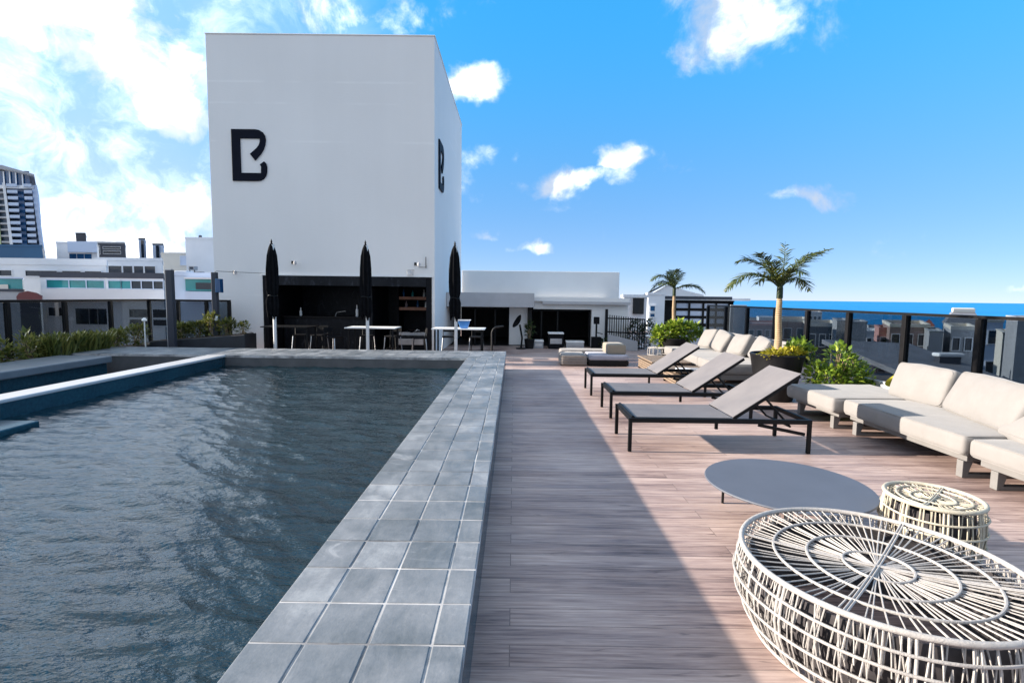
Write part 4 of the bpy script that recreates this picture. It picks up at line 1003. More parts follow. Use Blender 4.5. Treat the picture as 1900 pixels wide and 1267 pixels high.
f1_ = wpts([((1396,508),(1346,541),1.2),((1408,488),(1366,487),1.1),((1424,490),(1408,470),1.0),((1454,497),(1457,448),.35),((1488,486),(1543,462),1.2),((1484,484),(1522,470),1.0),((1478,516),(1502,540),.9),((1428,514),(1404,528),.8),((1466,504),(1494,508),.9),((1438,498),(1430,486),.8)],
     8.5, [-.2,.3,-.35,.1,.4,-.35,.4,.5,-.5,-.4])
palm('large potted palm beside the near end of the far sofa', (4.40, 8.5, 0), (4.385, 8.5, 1.80), f1_, 1.0, 21, 'large black pot of the nearer palm, behind the nearest lounger backrest', (.27,.41,.78))
f2_ = wpts([((1232,512),(1208,521),1.1),((1230,522),(1206,541),1.0),((1244,518),(1240,503),1.0),((1254,514),(1258,500),1.0),((1260,516),(1266,506),.9),((1284,529),(1308,545),1.1),((1276,530),(1296,532),.9),((1240,526),(1222,530),.8),((1246,512),(1250,501),.9)], 14.0, [-.2,.4,.3,-.2,.3,-.1,.5,-.5,.5])
palm('smaller potted palm farther back, behind the far sofa', (4.38, 14.0, 0), tuple(at(1251,540,14.0)), f2_, .9, 22, 'black pot of the farther palm, under the bright shrub', (.26,.38,.6))
shrub('ground_cover', 'yellow green ground cover at the trunk of the nearer palm', 'plant', (4.40,8.5,.72), [((-.12,-.2,.06),(.22,.18,.07),240),((.18,-.15,.07),(.18,.2,.09),240)], 0, .08, 'leaf_yellow', seed=31, asp=.6)
shrub('leafy_shrub', 'bright green leaves spilling over the right side of the nearer palm pot', 'shrub', (4.64,8.42,.74), [((.06,0,.14),(.17,.16,.14),190),((.22,0,.02),(.13,.12,.12),120)], 0, .10, 'leaf_bright', seed=32, asp=.55)
shrub('leafy_shrub', 'bright yellow green shrub under the farther palm', 'shrub', (4.45,13.95,.52), [((-.3,0,.2),(.36,.28,.2),420),((.3,0,.24),(.42,.28,.22),520),((0,-.1,.38),(.3,.2,.14),240),((-.45,.05,.05),(.2,.18,.26),220)], 0, .14, 'leaf_bright', seed=33, asp=.55)
shrub('leafy_shrub', 'tall bright green leafy shrub behind the chaise end of the near sofa', 'shrub', (5.1,8.15,.02), [((.12,0,.75),(.22,.2,.2),190),((.28,0,.60),(.2,.2,.2),170),((.0,0,.36),(.34,.25,.24),620),((.38,.05,.40),(.30,.25,.26),520),((-.2,0,.42),(.2,.2,.25),260),((.62,.05,.24),(.34,.2,.12),260),((.15,-.05,.15),(.5,.25,.18),420)], 0, .085, 'leaf_bright', seed=34, asp=.6)
lp = thing('plant', 'single broad yellow leaf plant behind the near sofa back cushion', 'plant', (5.55,7.35,0)); mb = MB()
rnd = random.Random(5)
for (ax, az, L, w) in ((.25,1,.34,.26),(-.3,.55,.24,.2),(.5,.35,.2,.2),(.05,.4,.24,.22)):
    p = Vector((5.56+ax*.1,7.35,.42)); a_ = Vector((ax,-.2,az)).normalized(); s_ = a_.cross(Vector((0,1,.2))).normalized(); nn = s_.cross(a_)
    N_ = 8; base = []
    for i in range(N_+1):
        u = i/N_; ww = w*math.sin(PI*(.08+.90*u))**.8*.5
        base.append([p+a_*L*u+s_*ww*q+nn*(abs(q)*.05-.08*u*u) for q in (-1,-.5,0,.5,1)])
    for i in range(N_):
        for j in range(4): mb.add([base[i][j], base[i][j+1], base[i+1][j+1], base[i+1][j]], [(0,1,2,3)], rnd.uniform(.3,.9))
mb.build('leaves', 'leaf_yellow', lp)
mb = MB()
for dx in (-.02,.0,.03): mb.tube([(5.56+dx,7.35,.02),(5.57+dx*1.5,7.34,.46)], .007, 5)
mb.build('stem', 'leaf_hedge', lp)
pb = thing('planter_box', 'low pale planter edge behind the near sofa and in front of the glass railing', 'planter', (6.2,8,0))
mb = MB(); mb.box(5.75,6.75,5.2,8.6,.004,.42); mb.build('trough', 'city_grey', pb, bevel=.015)
mb = MB(); mb.box(5.8,6.7,5.25,8.55,.418,.425); mb.build('soil', 'soil', pb)

# left side plants
def blades(mb, c, n, h, sp, rnd, tone=(0,1), w=.03):
    for _ in range(n):
        p = Vector((c[0]+rnd.uniform(-1,1)*sp[0], c[1]+rnd.uniform(-1,1)*sp[1], c[2])); H_ = h*rnd.uniform(.55,1.15)
        ln = Vector((rnd.uniform(-.4,.4), rnd.uniform(-.4,.4), 1)); s_ = Vector((rnd.uniform(-1,1), rnd.uniform(-1,1), 0)).normalized()*w*rnd.uniform(.6,1.3)
        m_ = p+ln*H_*.55; e_ = p+ln*H_+Vector((rnd.uniform(-.15,.15), rnd.uniform(-.15,.15), -.05))*H_
        mb.add([p-s_*.3, p+s_*.3, m_+s_, m_-s_, e_], [(0,1,2,3),(3,2,4)], tone[0]+(tone[1]-tone[0])*rnd.random())
for i, (y0, y1, h, n, lab) in enumerate([(9.9,11.35,.42,2600,'long clipped mass of upright olive grass behind the grey slab, left of the lamp stake')]):
    G_ = thing('hedge', lab, 'hedge', (-9.25, (y0+y1)/2, .37)); mb = MB(); rnd = random.Random(50+i)
    blades(mb, (-9.2, (y0+y1)/2, .37), n, h, (.2, (y1-y0)/2), rnd, (0,1), .02)
    for k in range(10): leafball(mb, (-9.2+rnd.uniform(-.1,.1), y0+(y1-y0)*(k+.5)/10, .37+h*.55), (.17,.12,h*.5), 90, .09, rnd=rnd)
    mb.build('foliage', 'leaf_hedge', G_)
for k, (y, h, lab) in enumerate([(8.75,.36,'leafy plant with upright leaves at the left edge of the photo'),(9.15,.42,'second leafy upright plant from the left edge, behind the grey slab'),(9.6,.50,'third and tallest leafy upright plant from the left edge, behind the grey slab')]):
    shrub('leafy_plant', lab, 'plant', (-9.2,y,.36), [((0,0,h*.55),(.13,.15,h*.5),130),((.03,.1,h*.3),(.14,.12,h*.3),90)], 0, .13, 'leaf_hedge', seed=60+k, group='upright plants behind the slab', asp=.4)
for k, (x, y, z, h, w, n, lab) in enumerate([(-9.2,11.75,.36,.42,.28,520,'olive shrub just right of the clipped grass, at the lamp stake'),(-9.2,12.4,.36,.50,.3,560,'rounded olive shrub left of the first tall dark post'),
      (-8.35,12.8,.50,.40,.32,560,'olive shrub just left of the first tall dark post, in the dark planter'),(-7.95,12.8,.52,.42,.32,600,'brownish green shrub between the two tall dark posts'),
      (-7.6,12.8,.56,.62,.22,420,'taller green shrub just left of the second tall dark post'),(-7.2,12.8,.60,.42,.24,380,'shrub right of the second tall dark post'),(-6.8,12.8,.62,.34,.14,150,'thin dark leafy shrub against the white tower wall')]):
    shrub('shrub', lab, 'shrub', (x,y,z), [((0,0,h*.5),(w,.22,h*.5),n),((w*.4,0,h*.75),(w*.5,.18,h*.3),n//3)], 0, .085, 'leaf_hedge', seed=70+k, group='shrubs along the left railing', asp=.42, tone=(0,.85))
ls = thing('lamp_stake', 'slim pale garden lamp stake among the shrubs left of the first tall post', 'lamp', (-8.75,12.1,.05))
mb = MB(); mb.tube([(-8.75,12.1,.05),(-8.75,12.1,.98)], .014, 6); mb.build('stake', 'pole_alu', ls)
mb = MB(); mb.lathe([(.001,.98),(.05,.99),(.055,1.02),(.02,1.06),(.001,1.06)], 12, (-8.75,12.1,0)); mb.build('lamp_head', 'white_paint', ls, smooth=50)
# two tall dark posts
def tall_post(label, x, y, w, h, box):
    P = thing('tall_post', label, 'post', (x, y, 0), 0, 'tall dark posts by the left railing')
    mb = MB(); mb.box(x-w/2, x+w/2, y-.06, y+.06, .005, h); mb.build('post', 'city_dark', P, bevel=.008)
    if box:
        mb = MB(); mb.box(x+.0+w/2+.002, x+w/2+.12, y-.1, y+.06, h-.5, h-.16); mb.build('speaker_box', 'window_blue', P, bevel=.01)
        mb = MB(); mb.box(x+.02, x+.09, y-.11, y-.062, .98, 1.1); mb.build('socket', 'white_paint', P, bevel=.008)
        mb = MB(); mb.tube([(x, y, h-.002),(x+.05, y, h+.03),(x+.9, y+.8, h+.02)], .006, 5); mb.build('cable', 'black_metal', P)
    else:
        mb = MB(); mb.box(x-w/2+.01, x+w/2-.01, y-.05, y+.05, h+.001, h+.02); mb.build('cap', 'steel', P)
        mb = MB(); mb.box(x-w/2-.012, x-w/2-.001, y-.055, y+.05, .1, h-.02); mb.build('edge_strip', 'grey_fascia', P)
tall_post('left and wider of the two tall dark posts rising among the left shrubs', -8.2, 12.25, .15, 2.2, False)
tall_post('right tall dark post with a small box, in front of the white tower edge', -7.48, 12.85, .12, 2.18, True)

# ------------------------------------------------------------------ glass railings
def railing(label, segs, h, z0, pw, post_n):
    Rl = thing('glass_railing', label, 'railing', tuple(segs[0]), 0)
    for i in range(len(segs)-1):
        a, b = Vector(segs[i]), Vector(segs[i+1]); d = (b-a).normalized()
        mb = MB(); mb.bar(a+d*(pw/2)+Vector((0,0,z0+.06)), b-d*(pw/2)+Vector((0,0,h-.06)), .01, .01)
        mb = MB(); q0 = a+d*(pw/2+.004); q1 = b-d*(pw/2+.004); n_ = Vector((-d.y, d.x, 0))*.005
        zz = (z0+.05, h-.058)
        mb.add([q0-n_+Vector((0,0,zz[0])), q1-n_+Vector((0,0,zz[0])), q1+n_+Vector((0,0,zz[0])), q0+n_+Vector((0,0,zz[0])),
                q0-n_+Vector((0,0,zz[1])), q1-n_+Vector((0,0,zz[1])), q1+n_+Vector((0,0,zz[1])), q0+n_+Vector((0,0,zz[1]))],
               [(3,2,1,0),(4,5,6,7),(0,1,5,4),(1,2,6,5),(2,3,7,6),(3,0,4,7)])
        mb.build('glass_pane', 'tinted_glass', Rl)
        mb = MB(); mb.bar(q0+Vector((0,0,z0+.025)), q1+Vector((0,0,z0+.025)), .04, .05); mb.build('bottom_rail', 'bronze_metal', Rl)
    for p in segs:
        mb = MB(); mb.box(p[0]-pw/2, p[0]+pw/2, p[1]-pw/2, p[1]+pw/2, z0, h-.056); mb.build('post', 'bronze_metal', Rl, bevel=.003)
    # top rail runs through, split at corners
    k = 0
    for i in range(1, len(segs)):
        last = i == len(segs)-1
        if last or abs((Vector(segs[i])-Vector(segs[i-1])).normalized().dot((Vector(segs[i+1])-Vector(segs[i])).normalized())) < .9:
            a, b = Vector(segs[k]), Vector(segs[i]); d = (b-a).normalized()
            mb = MB(); mb.bar(a-d*(pw/2 if k == 0 else -.04)+Vector((0,0,h-.0275)), b+d*.03+Vector((0,0,h-.0275)), .08, .055); mb.build('top_rail', 'bronze_metal', Rl, bevel=.004); k = i
    return Rl
RXL = -9.62
railing('dark glass railing behind the plants on the left, turning towards the white tower', [(RXL,y,0) for y in (4.9,6.1,7.3,8.5,9.7,10.95,12.2,13.5)]+[(-8.85,13.5,0),(-8.1,13.5,0),(-7.5,13.5,0)], 1.49, .005, .075, 0)
RXR = 7.65
railing('dark glass railing along the right edge of the roof, in front of the sea', [(RXR,y,0) for y in (3.6,5.2,6.8,8.4,10.0,11.7,13.35,15.0,16.8,18.5,20.2)], 1.45, .005, .105, 0)

# ------------------------------------------------------------------ the city around
GZ = -21.98
def window(parent, x0, x1, z0, z1, y, pane='window_glass', fr='city_white', mull=0, t_=.08):
    mb = MB(); 
    mb.box(x0-t_, x0, y-.09, y-.004, z0-t_, z1+t_); mb.box(x1, x1+t_, y-.09, y-.004, z0-t_, z1+t_)
    mb.box(x0+.001, x1-.001, y-.089, y-.004, z1, z1+t_); mb.box(x0+.001, x1-.001, y-.12, y-.004, z0-t_, z0)
    for k in range(mull):
        xm = x0+(x1-x0)*(k+1)/(mull+1); mb.box(xm-t_*.35, xm+t_*.35, y-.07, y-.025, z0+.001, z1-.001)
    w = mb.build('window', fr, parent)
    mb = MB(); mb.box(x0+.002, x1-.002, y-.022, y-.006, z0+.002, z1-.002); mb.build('pane', pane, w)
    return w
def block(name, label, x0, x1, y0, y1, top, wall, wins=(), roof=None, parapet=.35, pane='window_glass', fr='city_white', cat='building', mull=0, group=None):
    global SKEW
    SKEW = (y0, .97 if x0 < 0 else .88)
    Bd = thing(name, label, cat, ((x0+x1)/2, (y0+y1)/2, GZ), 0, group)
    mb = MB(); mb.box(x0, x1, y0, y1, GZ, top); mb.build('wall', wall, Bd)
    if parapet:
        mb = MB(); e = .06
        mb.box(x0-e, x1+e, y0-e, y0+.25, top+.003, top+parapet); mb.box(x0-e, x1+e, y1-.25, y1+e, top+.003, top+parapet)
        mb.box(x0-e, x0+.25, y0+.251, y1-.251, top+.003, top+parapet); mb.box(x1-.25, x1+e, y0+.251, y1-.251, top+.003, top+parapet)
        mb.build('parapet', roof or wall, Bd)
    for w in wins: window(Bd, *w, y0, pane=pane, fr=fr, mull=mull)
    return Bd
def X(px, Y, py=545): return at(px, py, Y).x
def Zy(py, Y, px=200): return at(px, py, Y).z
# --- left: apartment tower
SKEW = (150, .97)
Y = 150; tb = thing('apartment_tower', 'tall apartment tower with stacked balconies and a flared white fin, far left', 'building', (-144, 158, GZ))
zt, zb = Zy(345, Y, 40), Zy(493, Y, 40)
mb = MB(); mb.box(X(-60,Y), X(80,Y), Y+.8, Y+16, GZ, zt); mb.build('wall', 'tower_blue', tb)
mb = MB(); mb.box(X(-60,Y), X(9,Y), Y+.2, Y+.79, GZ, zt-4); mb.build('green_panel', 'green_wall', tb)
mb = MB(); mb.prism([(X(19,Y),zt+.6),(X(24,Y),zt+.6),(X(34,Y),zb-3),(X(28,Y),zb-3)], 'y', Y-1, Y+.79); mb.build('white_column', 'city_white', tb)
mb = MB(); mb.prism([(X(72,Y),zt),(X(82,Y),zt+.2),(X(83,Y),zt-10),(X(90,Y),zb-4),(X(84,Y),zb-4)], 'y', Y-.5, Y+16); mb.build('side_fin', 'pale_blue_wall', tb)
mb = MB(); mb.box(X(46,Y), X(57,Y), Y+.1, Y+.79, GZ, zt); mb.build('glass_strip', 'window_blue', tb)
nf = 13; fh = (zt-zb)/nf
for k in range(nf+1):
    z = zb+fh*k-.5; s_ = (k/nf)
    xo = 6*(1-s_)
    mb = MB(); mb.box(X(26+xo,Y), X(45.5+xo*.6,Y), Y-1.4, Y+.79, z, z+fh*.46); mb.build('balcony', 'pale_blue_wall', tb)
    mb = MB(); mb.box(X(57.5+xo*.3,Y), X(72+xo*.7,Y), Y-1.4, Y+.79, z, z+fh*.46); mb.build('balcony', 'pale_blue_wall', tb)
    mb = MB(); mb.box(X(10,Y), X(21.5+xo*.8,Y), Y-.3, Y+.79, z, z+.5); mb.build('floor_band', 'city_grey', tb)
mb = MB(); mb.box(X(-60,Y), X(69,Y), Y+2, Y+15, zt+.003, zt+4.6); mb.build('crown_glass', 'window_blue', tb)
mb = MB(); mb.box(X(-60,Y), X(76,Y), Y-.8, Y+16.2, zt-.9, zt+.001); mb.build('crown_band', 'city_white', tb)
mb = MB(); mb.prism([(X(-60,Y),zt+6.2),(X(20,Y),zt+5.9),(X(78,Y),zt+3.4),(X(78,Y),zt+3.0),(X(20,Y),zt+4.9),(X(-60,Y),zt+5.2)], 'y', Y+.5, Y+16); mb.build('roof', 'city_grey', tb)
for x in (22, 33, 44, 56):
    mb = MB(); mb.box(X(x,Y)-.2, X(x,Y)+.2, Y+1.7, Y+1.99, zt+.01, zt+4.4); mb.build('mullion', 'city_white', tb)
mb = MB(); mb.tube([(X(0,Y),Y+6,zt+5),(X(0,Y),Y+6,zt+9)], .25, 6); mb.tube([(X(5,Y),Y+6,zt+5),(X(5,Y),Y+6,zt+8)], .2, 6); mb.box(X(1,Y),X(5,Y),Y+5.8,Y+6.2,zt+6.2,zt+7.4); mb.build('antenna', 'city_dark', tb)
# --- left: other blocks
block('building', 'dark blue windowless building at the foot of the apartment tower', X(-60,70), X(84,70), 70, 82, Zy(454,70,40)-.3, 'blue_wall', parapet=.3)
hb = block('building', 'wide pale building with a long grey roof band, behind the teal balcony hotel', X(-60,48), X(200,48), 48, 52, Zy(493,48), 'city_white',
      [(X(a,48),X(b,48),Zy(514,48),Zy(504,48)) for a, b in ((2,24),(50,108),(118,152),(160,190))], parapet=.6)
ht_ = block('hotel_building', 'white hotel with a long teal glass balcony, directly beyond the left railing', X(77,42), X(304,42), 42, 47.5, Zy(516,42), 'city_white',
      [(X(a,42),X(b,42),Zy(f,42),Zy(e,42)) for a,b,e,f in ((88,101,572,587),(107,121,572,587),(138,162,573,602),(164,178,573,602),(180,196,573,602),(238,275,573,588),(238,275,592,603),(282,310,573,588),(282,310,592,603))], parapet=.45, roof='city_dark')
for a, b in ((88,128),(130,160),(162,194),(202,225),(226,243),(245,262),(264,284),(286,303)):
    window(ht_, X(a,42), X(b,42), Zy(535,42), Zy(521,42), 42, pane='teal_glass' if a < 230 else 'window_glass', fr='pale_blue_wall', t_=.05)
mb = MB(); mb.box(X(76,42), X(305,42), 41.0, 41.99, Zy(557,42), Zy(537,42)); mb.build('balcony_wall', 'city_white', ht_)
mb = MB(); mb.box(X(77,42), X(197,42), 41.1, 41.14, Zy(536.8,42), Zy(522,42)); mb.build('balcony_glass', 'teal_glass', ht_) if False else None
hx_ = block('building', 'pale blue building with a teal glazed corner room, between the tall dark posts', X(315,38), X(430,38), 38, 46, Zy(512,38,360), 'pale_blue_wall', parapet=.25)
mb = MB(); mb.box(X(345,38), X(402,38), 37.3, 37.99, Zy(540,38,370), Zy(519,38,370)); mb.build('glazed_room', 'teal_glass', hx_)
mb = MB(); mb.box(X(364,38), X(400,38), 37.24, 37.29, Zy(537,38,370), Zy(525,38,370)); mb.build('dark_window', 'window_glass', hx_)
mb = MB(); mb.box(X(343,38), X(406,38), 37.1, 37.99, Zy(556,38,370), Zy(541,38,370)); mb.build('balcony_wall', 'pale_blue_wall', hx_)
mb = MB(); mb.box(X(343,38), X(404,38), 37.2, 37.99, Zy(518.5,38,370), Zy(515.5,38,370)); mb.build('room_roof', 'city_white', hx_)
block('building', 'low teal glazed block at the left edge of the photo above the railing', X(-60,40), X(43,40), 40, 44, Zy(541,40,20), 'city_grey', parapet=.2, roof='city_dark')
SKEW = (37, .97)
tl = thing('kiosk', 'teal blue glazed rooftop room at the left edge of the photo', 'rooftop room', (X(0,40), 41, GZ)); SKEW = (40, .97)
mb = MB(); mb.box(X(-60,40), X(43,40), 40.2, 43.5, Zy(541,40,20)+.21, Zy(517,40,20)); mb.build('glazing', 'teal_glass', tl)
mb = MB(); mb.box(X(-60,40), X(44,40), 40.1, 43.6, Zy(517,40,20)+.003, Zy(514,40,20)); mb.build('roof', 'pale_blue_wall', tl)
mb = MB(); mb.box(X(-10,40), X(16,40), 40.1, 40.19, Zy(539,40,20), Zy(528,40,20)); mb.build('sign_panel', 'city_cream', tl)
SKEW = (37, .97)
mr = thing('shelter', 'low maroon rounded canopy just above the railing near the left edge', 'canopy', (X(55,37), 38, GZ))
mb = MB(); x0, x1 = X(30,37), X(77,37); zz0, zz1 = Zy(558,37,50), Zy(540,37,50)
mb.prism([(x0,zz0),(x1,zz0),(x1,zz0+.35),(x1-.4,zz1-.12),(x1-1.0,zz1),(x0+.8,zz1),(x0+.2,zz1-.15),(x0,zz0+.3)], 'y', 37, 39.5); mb.build('roof', 'maroon', mr)
mb = MB(); mb.box(x0+.2, x1-.2, 37.2, 39.3, GZ, zz0-.003); mb.build('wall', 'city_dark', mr)
h2 = block('building', 'white house with a large blue window, right of the dark blue building', X(110,75), X(185,75), 75, 86, Zy(452,75,150), 'city_white', [(X(133,75),X(174,75),Zy(494,75,150),Zy(471,75,150))], pane='window_blue', parapet=.25, mull=2)
mb = MB(); mb.box(X(131,75), X(185,75), 74.2, 74.9, Zy(470,75,150)+.1, Zy(452,75,150)+.24); mb.build('front_panel', 'pale_blue_wall', h2)
block('building', 'dark stepped block with a taller left end, on the skyline behind the white house', X(147,140), X(165,140), 140, 150, Zy(434,140,150), 'city_dark', parapet=.3)
dk = block('building', 'long dark block of several floors on the skyline behind the white penthouse', X(165,138), X(236,138), 138, 150, Zy(452,138,200), 'city_dark', [(X(a,138),X(b,138),Zy(f,138),Zy(e,138)) for a,b,e,f in ((168,180,454,460),(184,190,456,472),(196,228,458,462),(196,228,466,471))], parapet=.5, roof='city_grey')
ph = block('building', 'white penthouse floor with a strip of windows, above the teal balcony hotel', X(182,60), X(303,60), 60, 68, Zy(484,60,250), 'city_white', [(X(a,60),X(b,60),Zy(508,60,250),Zy(494,60,250)) for a,b in ((186,198),(204,228),(231,248),(251,268),(271,290))], parapet=.35)
for k, (a, b, t0, lab, mt) in enumerate([(262,274,443,'left slim tower of the pale pair on the skyline, with a dark top','pale_blue_wall'),(283,303,452,'right slim pale tower of the pair on the skyline, with dark vertical strips','pale_blue_wall')]):
    B2 = block('skyline_tower', lab, X(a,160), X(b,160), 160+k, 172, Zy(t0+2,160,270), mt, parapet=.5, roof='city_dark')
    mb = MB(); mb.box(X(a+4 if k == 0 else a+6,160), X(a+9 if k == 0 else a+12,160), 159.6+k, 159.99+k, GZ, Zy(t0+3,160,270)); mb.build('dark_strip', 'window_glass', B2)
block('building', 'cream box building with one pale blue window, beside the white tower', X(302,90), X(350,90), 90, 100, Zy(472,90,330), 'city_cream', [(X(337,90),X(348,90),Zy(492,90,340),Zy(475,90,340))], pane='pale_blue_wall', parapet=.3)
wb = block('building', 'tall blank white building just left of the big white tower', X(348,70), X(425,70), 70, 84, Zy(444,70,380), 'city_white', parapet=.25)
mb = MB(); q = at(387,440,72); mb.tube([(q.x,72,q.z-1.0),(q.x,72,q.z+.3)], .06, 5); mb.box(q.x-.2,q.x+.25,71.9,72.1,q.z-.2,q.z+.2); mb.build('antenna', 'city_dark', wb)
for k, (px, py, Y, w, lab) in enumerate([(105,490,66,.9,'small rooftop tank frame left of the white house'),(335,509,39,.9,'small white rooftop unit on the pale blue building'),(355,497,62,.7,'grey rooftop unit in front of the blank white building'),(367,508,39,.5,'dark rooftop fan unit above the teal glazed room')]):
    SKEW = None
    U_ = thing('rooftop_unit', lab, 'rooftop unit', tuple(at(px,py,Y)), 0, 'rooftop units on the left buildings'); q = at(px,py,Y)
    mb = MB(); mb.box(q.x-w/2, q.x+w/2, Y, Y+w, q.z-w*.35, q.z+w*.3); mb.build('casing', ['city_dark','city_white','city_grey','city_dark'][k], U_, bevel=.03)
    mb = MB(); mb.box(q.x-w*.3, q.x+w*.3, Y-.03, Y-.003, q.z-w*.2, q.z+w*.15); mb.build('grille', 'city_dark', U_)
    mb = MB(); mb.box(q.x-w*.45, q.x-w*.35, Y+.1, Y+.2, q.z-w*1.6, q.z-w*.36); mb.box(q.x+w*.35, q.x+w*.45, Y+.1, Y+.2, q.z-w*1.6, q.z-w*.36); mb.build('stand', 'city_dark', U_)
# --- behind the terrace, right of the pavilion
wd = block('building', 'small white building with one dark opening, right of the pavilion', X(1162,26), X(1206,26), 26.5, 31, Zy(552,26,1180), 'city_white', parapet=.15)
mb = MB(); mb.box(X(1179,26), X(1200,26), 26.3, 26.49, Zy(583,26,1190), Zy(553,26,1190)); mb.build('dark_opening', 'dark_inside', wd)
wf = block('building', 'white facade with two small windows below the gabled hotel', X(1203,34), X(1234,34), 34, 38, Zy(547,34,1215), 'city_white', [(X(1208,34),X(1216,34),Zy(577,34,1212),Zy(568,34,1212)),(X(1208,34),X(1216,34),Zy(588,34,1212),Zy(582,34,1212))], parapet=.15, pane='window_blue', t_=.05) if False else block('building', 'white facade with two small windows below the gabled hotel', X(1203,34), X(1234,34), 34, 38, Zy(547,34,1215), 'city_white', [(X(1208,34),X(1216,34),Zy(577,34,1212),Zy(568,34,1212)),(X(1208,34),X(1216,34),Zy(588,34,1212),Zy(582,34,1212))], parapet=.15, pane='window_blue')
SKEW = (60, .9)
gh = thing('hotel_building', 'white gabled building rising behind the farther palm', 'building', (X(1255,60), 66, GZ))
g0, g1 = X(1204,60), X(1306,60); gm = X(1240,60); e0 = Zy(553,60,1250); a0 = Zy(527,60,1240); e1 = Zy(545,60,1205)
mb = MB(); mb.prism([(g0,GZ),(g1,GZ),(g1,e0+.4),(X(1268,60),Zy(538,60,1268)),(gm,a0),(g0+.3,e1)], 'y', 60, 72); mb.build('wall', 'city_white', gh)
mb = MB(); mb.bar((g0-.6,59.9,e1-.2),(gm+.1,59.9,a0+.25),.5,.18,(0,0,1)); mb.build('roof_edge', 'city_dark', gh)
for k in range(5): window(gh, g0+.6+k*.55, g0+.95+k*.55, e1-1.2, e1-.3, 60, pane='window_blue', t_=.04)
gb = block('office_building', 'black framed glazed building with a grid of pale blinds, behind the farther palm bush', X(1232,40), X(1362,40), 40, 50, Zy(560,40,1300), 'black_panel',
      [(X(a,40),X(a+22,40),Zy(c+9,40,1300),Zy(c,40,1300)) for a in (1256,1282,1308,1330) for c in (563,577,591,606)], pane='pale_blue_wall', fr='black_metal', parapet=.1)
mb = MB(); mb.box(X(1206,40), X(1392,40), 39.2, 50.5, Zy(560,40,1300)+.11, Zy(553,40,1300)); mb.build('roof_slab', 'city_white', gb)
mb = MB(); mb.box(X(1206,40), X(1358,40), 39.1, 39.19, Zy(554,40,1300)-.06, Zy(553,40,1300)+.12); mb.build('roof_edge', 'city_dark', gb)
block('building', 'plain grey slab wall right of the black glazed building', X(1357,38), X(1387,38), 38, 39, Zy(566,38,1370), 'city_grey', parapet=0)
# --- right: lower town between the roof and the sea
def low(label, a, b, t0, Y, d, wall, roof=None, wins=0, par=.35, name='building'):
    x0, x1, zt = X(a,Y,600), X(b,Y,600), Zy(t0,Y,(a+b)/2)
    w = []
    for k in range(wins):
        xa = x0+(x1-x0)*(k+.2)/wins
        for f in range(3): w.append((xa, xa+(x1-x0)*.55/wins, zt-2.0-2.9*f, zt-.8-2.9*f))
    return block(name, label, x0, x1, Y, Y+d, zt, wall, w, roof, par)
low('reddish brown building seen through the glass beside the nearer palm trunk', 1388,1448,604,90,14,'city_brown','city_pink',4)
low('flat white roofed building farther off towards the sea, left of the palm trunk', 1408,1462,592,112,10,'city_white',None,5)
low('dark brown building with a pale roof edge, right of the nearer palm trunk', 1450,1500,597,60,9,'city_brown','city_cream',2)
low('white box building near the shore behind the railing post right of the palm', 1500,1524,581,125,10,'city_white',None,3)
low('dark low building with a pale flat roof behind the bright shrub', 1500,1556,606,52,10,'city_dark','city_cream',3)
low('grey slab sided building right of the bright shrub', 1553,1576,596,45,6,'city_grey',None,0,.1)  # slab added for a pale reflection in the railing glass
low('pale grey windowless slab building between two railing posts', 1578,1609,599,40,5,'city_grey',None,0,.1)  # another slab in place of a reflection in the glass
low('small white building beside the pink one', 1609,1634,618,75,8,'city_white',None,2)
low('pink building standing against the dark brown hall', 1632,1652,613,60,7,'city_pink',None,1)
low('long dark brown hall with a pale ledge in front of the sea', 1652,1726,607,56,12,'city_brown','city_cream',3)
low('pale grey building right of the dark brown hall', 1726,1752,616,50,7,'city_grey',None,0,.1)  # slab shaped after a light reflection in the railing glass
low('grey building with dark horizontal windows behind the white roof unit', 1766,1812,612,50,8,'city_grey','city_cream',2)
low('light blue grey building at the right end of the railing', 1830,1862,598,48,9,'pale_blue_wall','city_cream',1)
low('cream narrow building near the right edge of the photo', 1863,1884,619,38,5,'city_cream',None,0,.1)  # narrow slab in place of a pale reflection in the glass
low('tall plain grey building at the right edge of the photo', 1888,1960,594,30,7,'city_grey',None,0,.1)  # slab added for a pale upright panel in the railing glass
SKEW = None
sr = thing('building', 'near dark grey slate roof below the railing, behind the near sofa', 'building', (X(1745,30), 31, GZ)); x0, x1 = X(1670,30,650), X(1830,30,680)
z0_, z1_ = Zy(668,30,1745), Zy(646,30,1700)
mb = MB(); mb.add([(x0-1,28,z0_-.6),(x1,28,z0_-1.0),(x1,36,z1_-.2),(x0-1,36,z1_)]+[(x0-1,28,z0_-.9),(x1,28,z0_-1.3),(x1,36,z1_-.5),(x0-1,36,z1_-.3)], [(0,1,2,3),(7,6,5,4),(0,4,5,1),(1,5,6,2),(2,6,7,3),(3,7,4,0)]); mb.build('roof', 'roof_slate', sr)
mb = MB(); mb.box(x0-.6, x1-.4, 28.6, 35.5, GZ, z0_-1.6); mb.build('wall', 'city_dark', sr)
ru = thing('rooftop_unit', 'long white rounded rooftop unit on the slate roof below the railing', 'rooftop unit', tuple(at(1768,664,31)))
q = at(1768,662,31); mb = MB(); mb.box(q.x-.85,q.x+.75,31,31.6,q.z-.02,q.z+.22); mb.build('casing', 'city_white', ru, bevel=.09)
mb = MB(); mb.box(q.x-.7,q.x+.6,31.1,31.5,q.z-.75,q.z-.025); mb.build('stand', 'city_dark', ru)
SKEW = (110, .95)
pr = thing('building', 'building with a dark pyramid roof and pale top rising just above the right railing', 'building', (X(1790,110), 118, GZ)); Y = 110
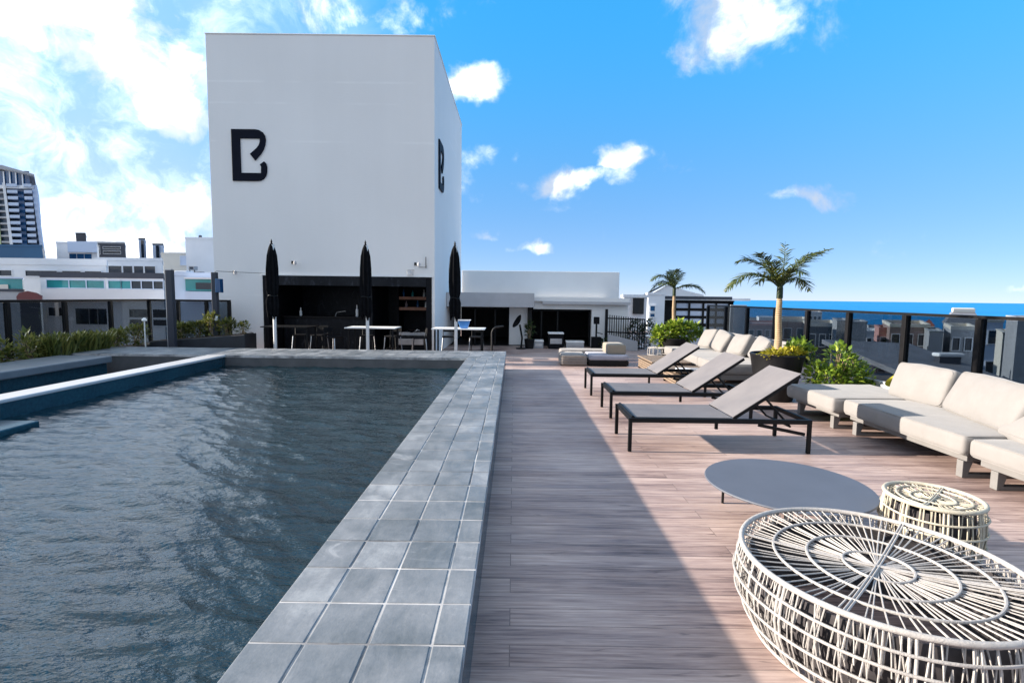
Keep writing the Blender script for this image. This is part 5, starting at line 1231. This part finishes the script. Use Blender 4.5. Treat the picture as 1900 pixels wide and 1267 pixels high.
xa, xb = X(1752,Y,600), X(1824,Y,600); ta, tb_ = X(1768,Y,580), X(1812,Y,580); zt, ze = Zy(581,Y,1790), Zy(603,Y,1790)
mb = MB(); mb.add([(xa,Y,ze),(xb,Y,ze),(xb,Y+16,ze),(xa,Y+16,ze),(ta,Y+4,zt),(tb_,Y+4,zt),(tb_,Y+12,zt),(ta,Y+12,zt)], [(3,2,1,0),(4,5,6,7),(0,1,5,4),(1,2,6,5),(2,3,7,6),(3,0,4,7)]); mb.build('roof', 'roof_slate', pr)
mb = MB(); mb.box(xa+.3, xb-.3, Y+.3, Y+15.7, GZ, ze-.01); mb.build('wall', 'city_grey', pr)
mb = MB(); mb.box(ta+.1, tb_-.1, Y+4.1, Y+11.9, zt+.005, zt+1.0); mb.build('roof_top', 'city_cream', pr, bevel=.2)
SKEW = (120, .9)
rr = thing('building', 'small building with a red tiled hip roof among the lower town roofs', 'building', (X(1725,120), 124, GZ)); Y = 120; xa, xb = X(1706,Y,600), X(1736,Y,600); ze, zt = Zy(605,Y,1720), Zy(593,Y,1720)
mb = MB(); mb.add([(xa,Y,ze),(xb,Y,ze),(xb,Y+8,ze),(xa,Y+8,ze),(xa+2,Y+4,zt-.6),(xb-1.2,Y+4,zt)], [(0,1,5,4),(1,2,5),(2,3,4,5),(3,0,4),(3,2,1,0)]); mb.build('roof', 'roof_red', rr)
mb = MB(); mb.box(xa+.2, xb-.2, Y+.2, Y+7.8, GZ, ze-.01); mb.build('wall', 'city_white', rr)
# more roofs farther along the shore, mostly hidden by the nearer ones
rnd = random.Random(77)
for k, (a, b, t0, Y, mt, lab) in enumerate([(1462,1498,612,150,'city_cream','cream building near the shore right of the palm trunk'),(1528,1548,602,170,'city_white','white building near the shore above the bright shrub'),(1612,1630,606,200,'city_grey','small grey building near the shore left of the pink building'),
     (1655,1676,601,210,'city_cream','small cream building near the shore behind the brown hall'),(1690,1706,600,230,'city_white','tiny white building near the shore behind the brown hall'),(1832,1852,606,160,'city_white','white building near the shore at the right end of the railing')]):
    low(lab, a, b, t0, Y, 10, mt, None, 2)

SKEW = None
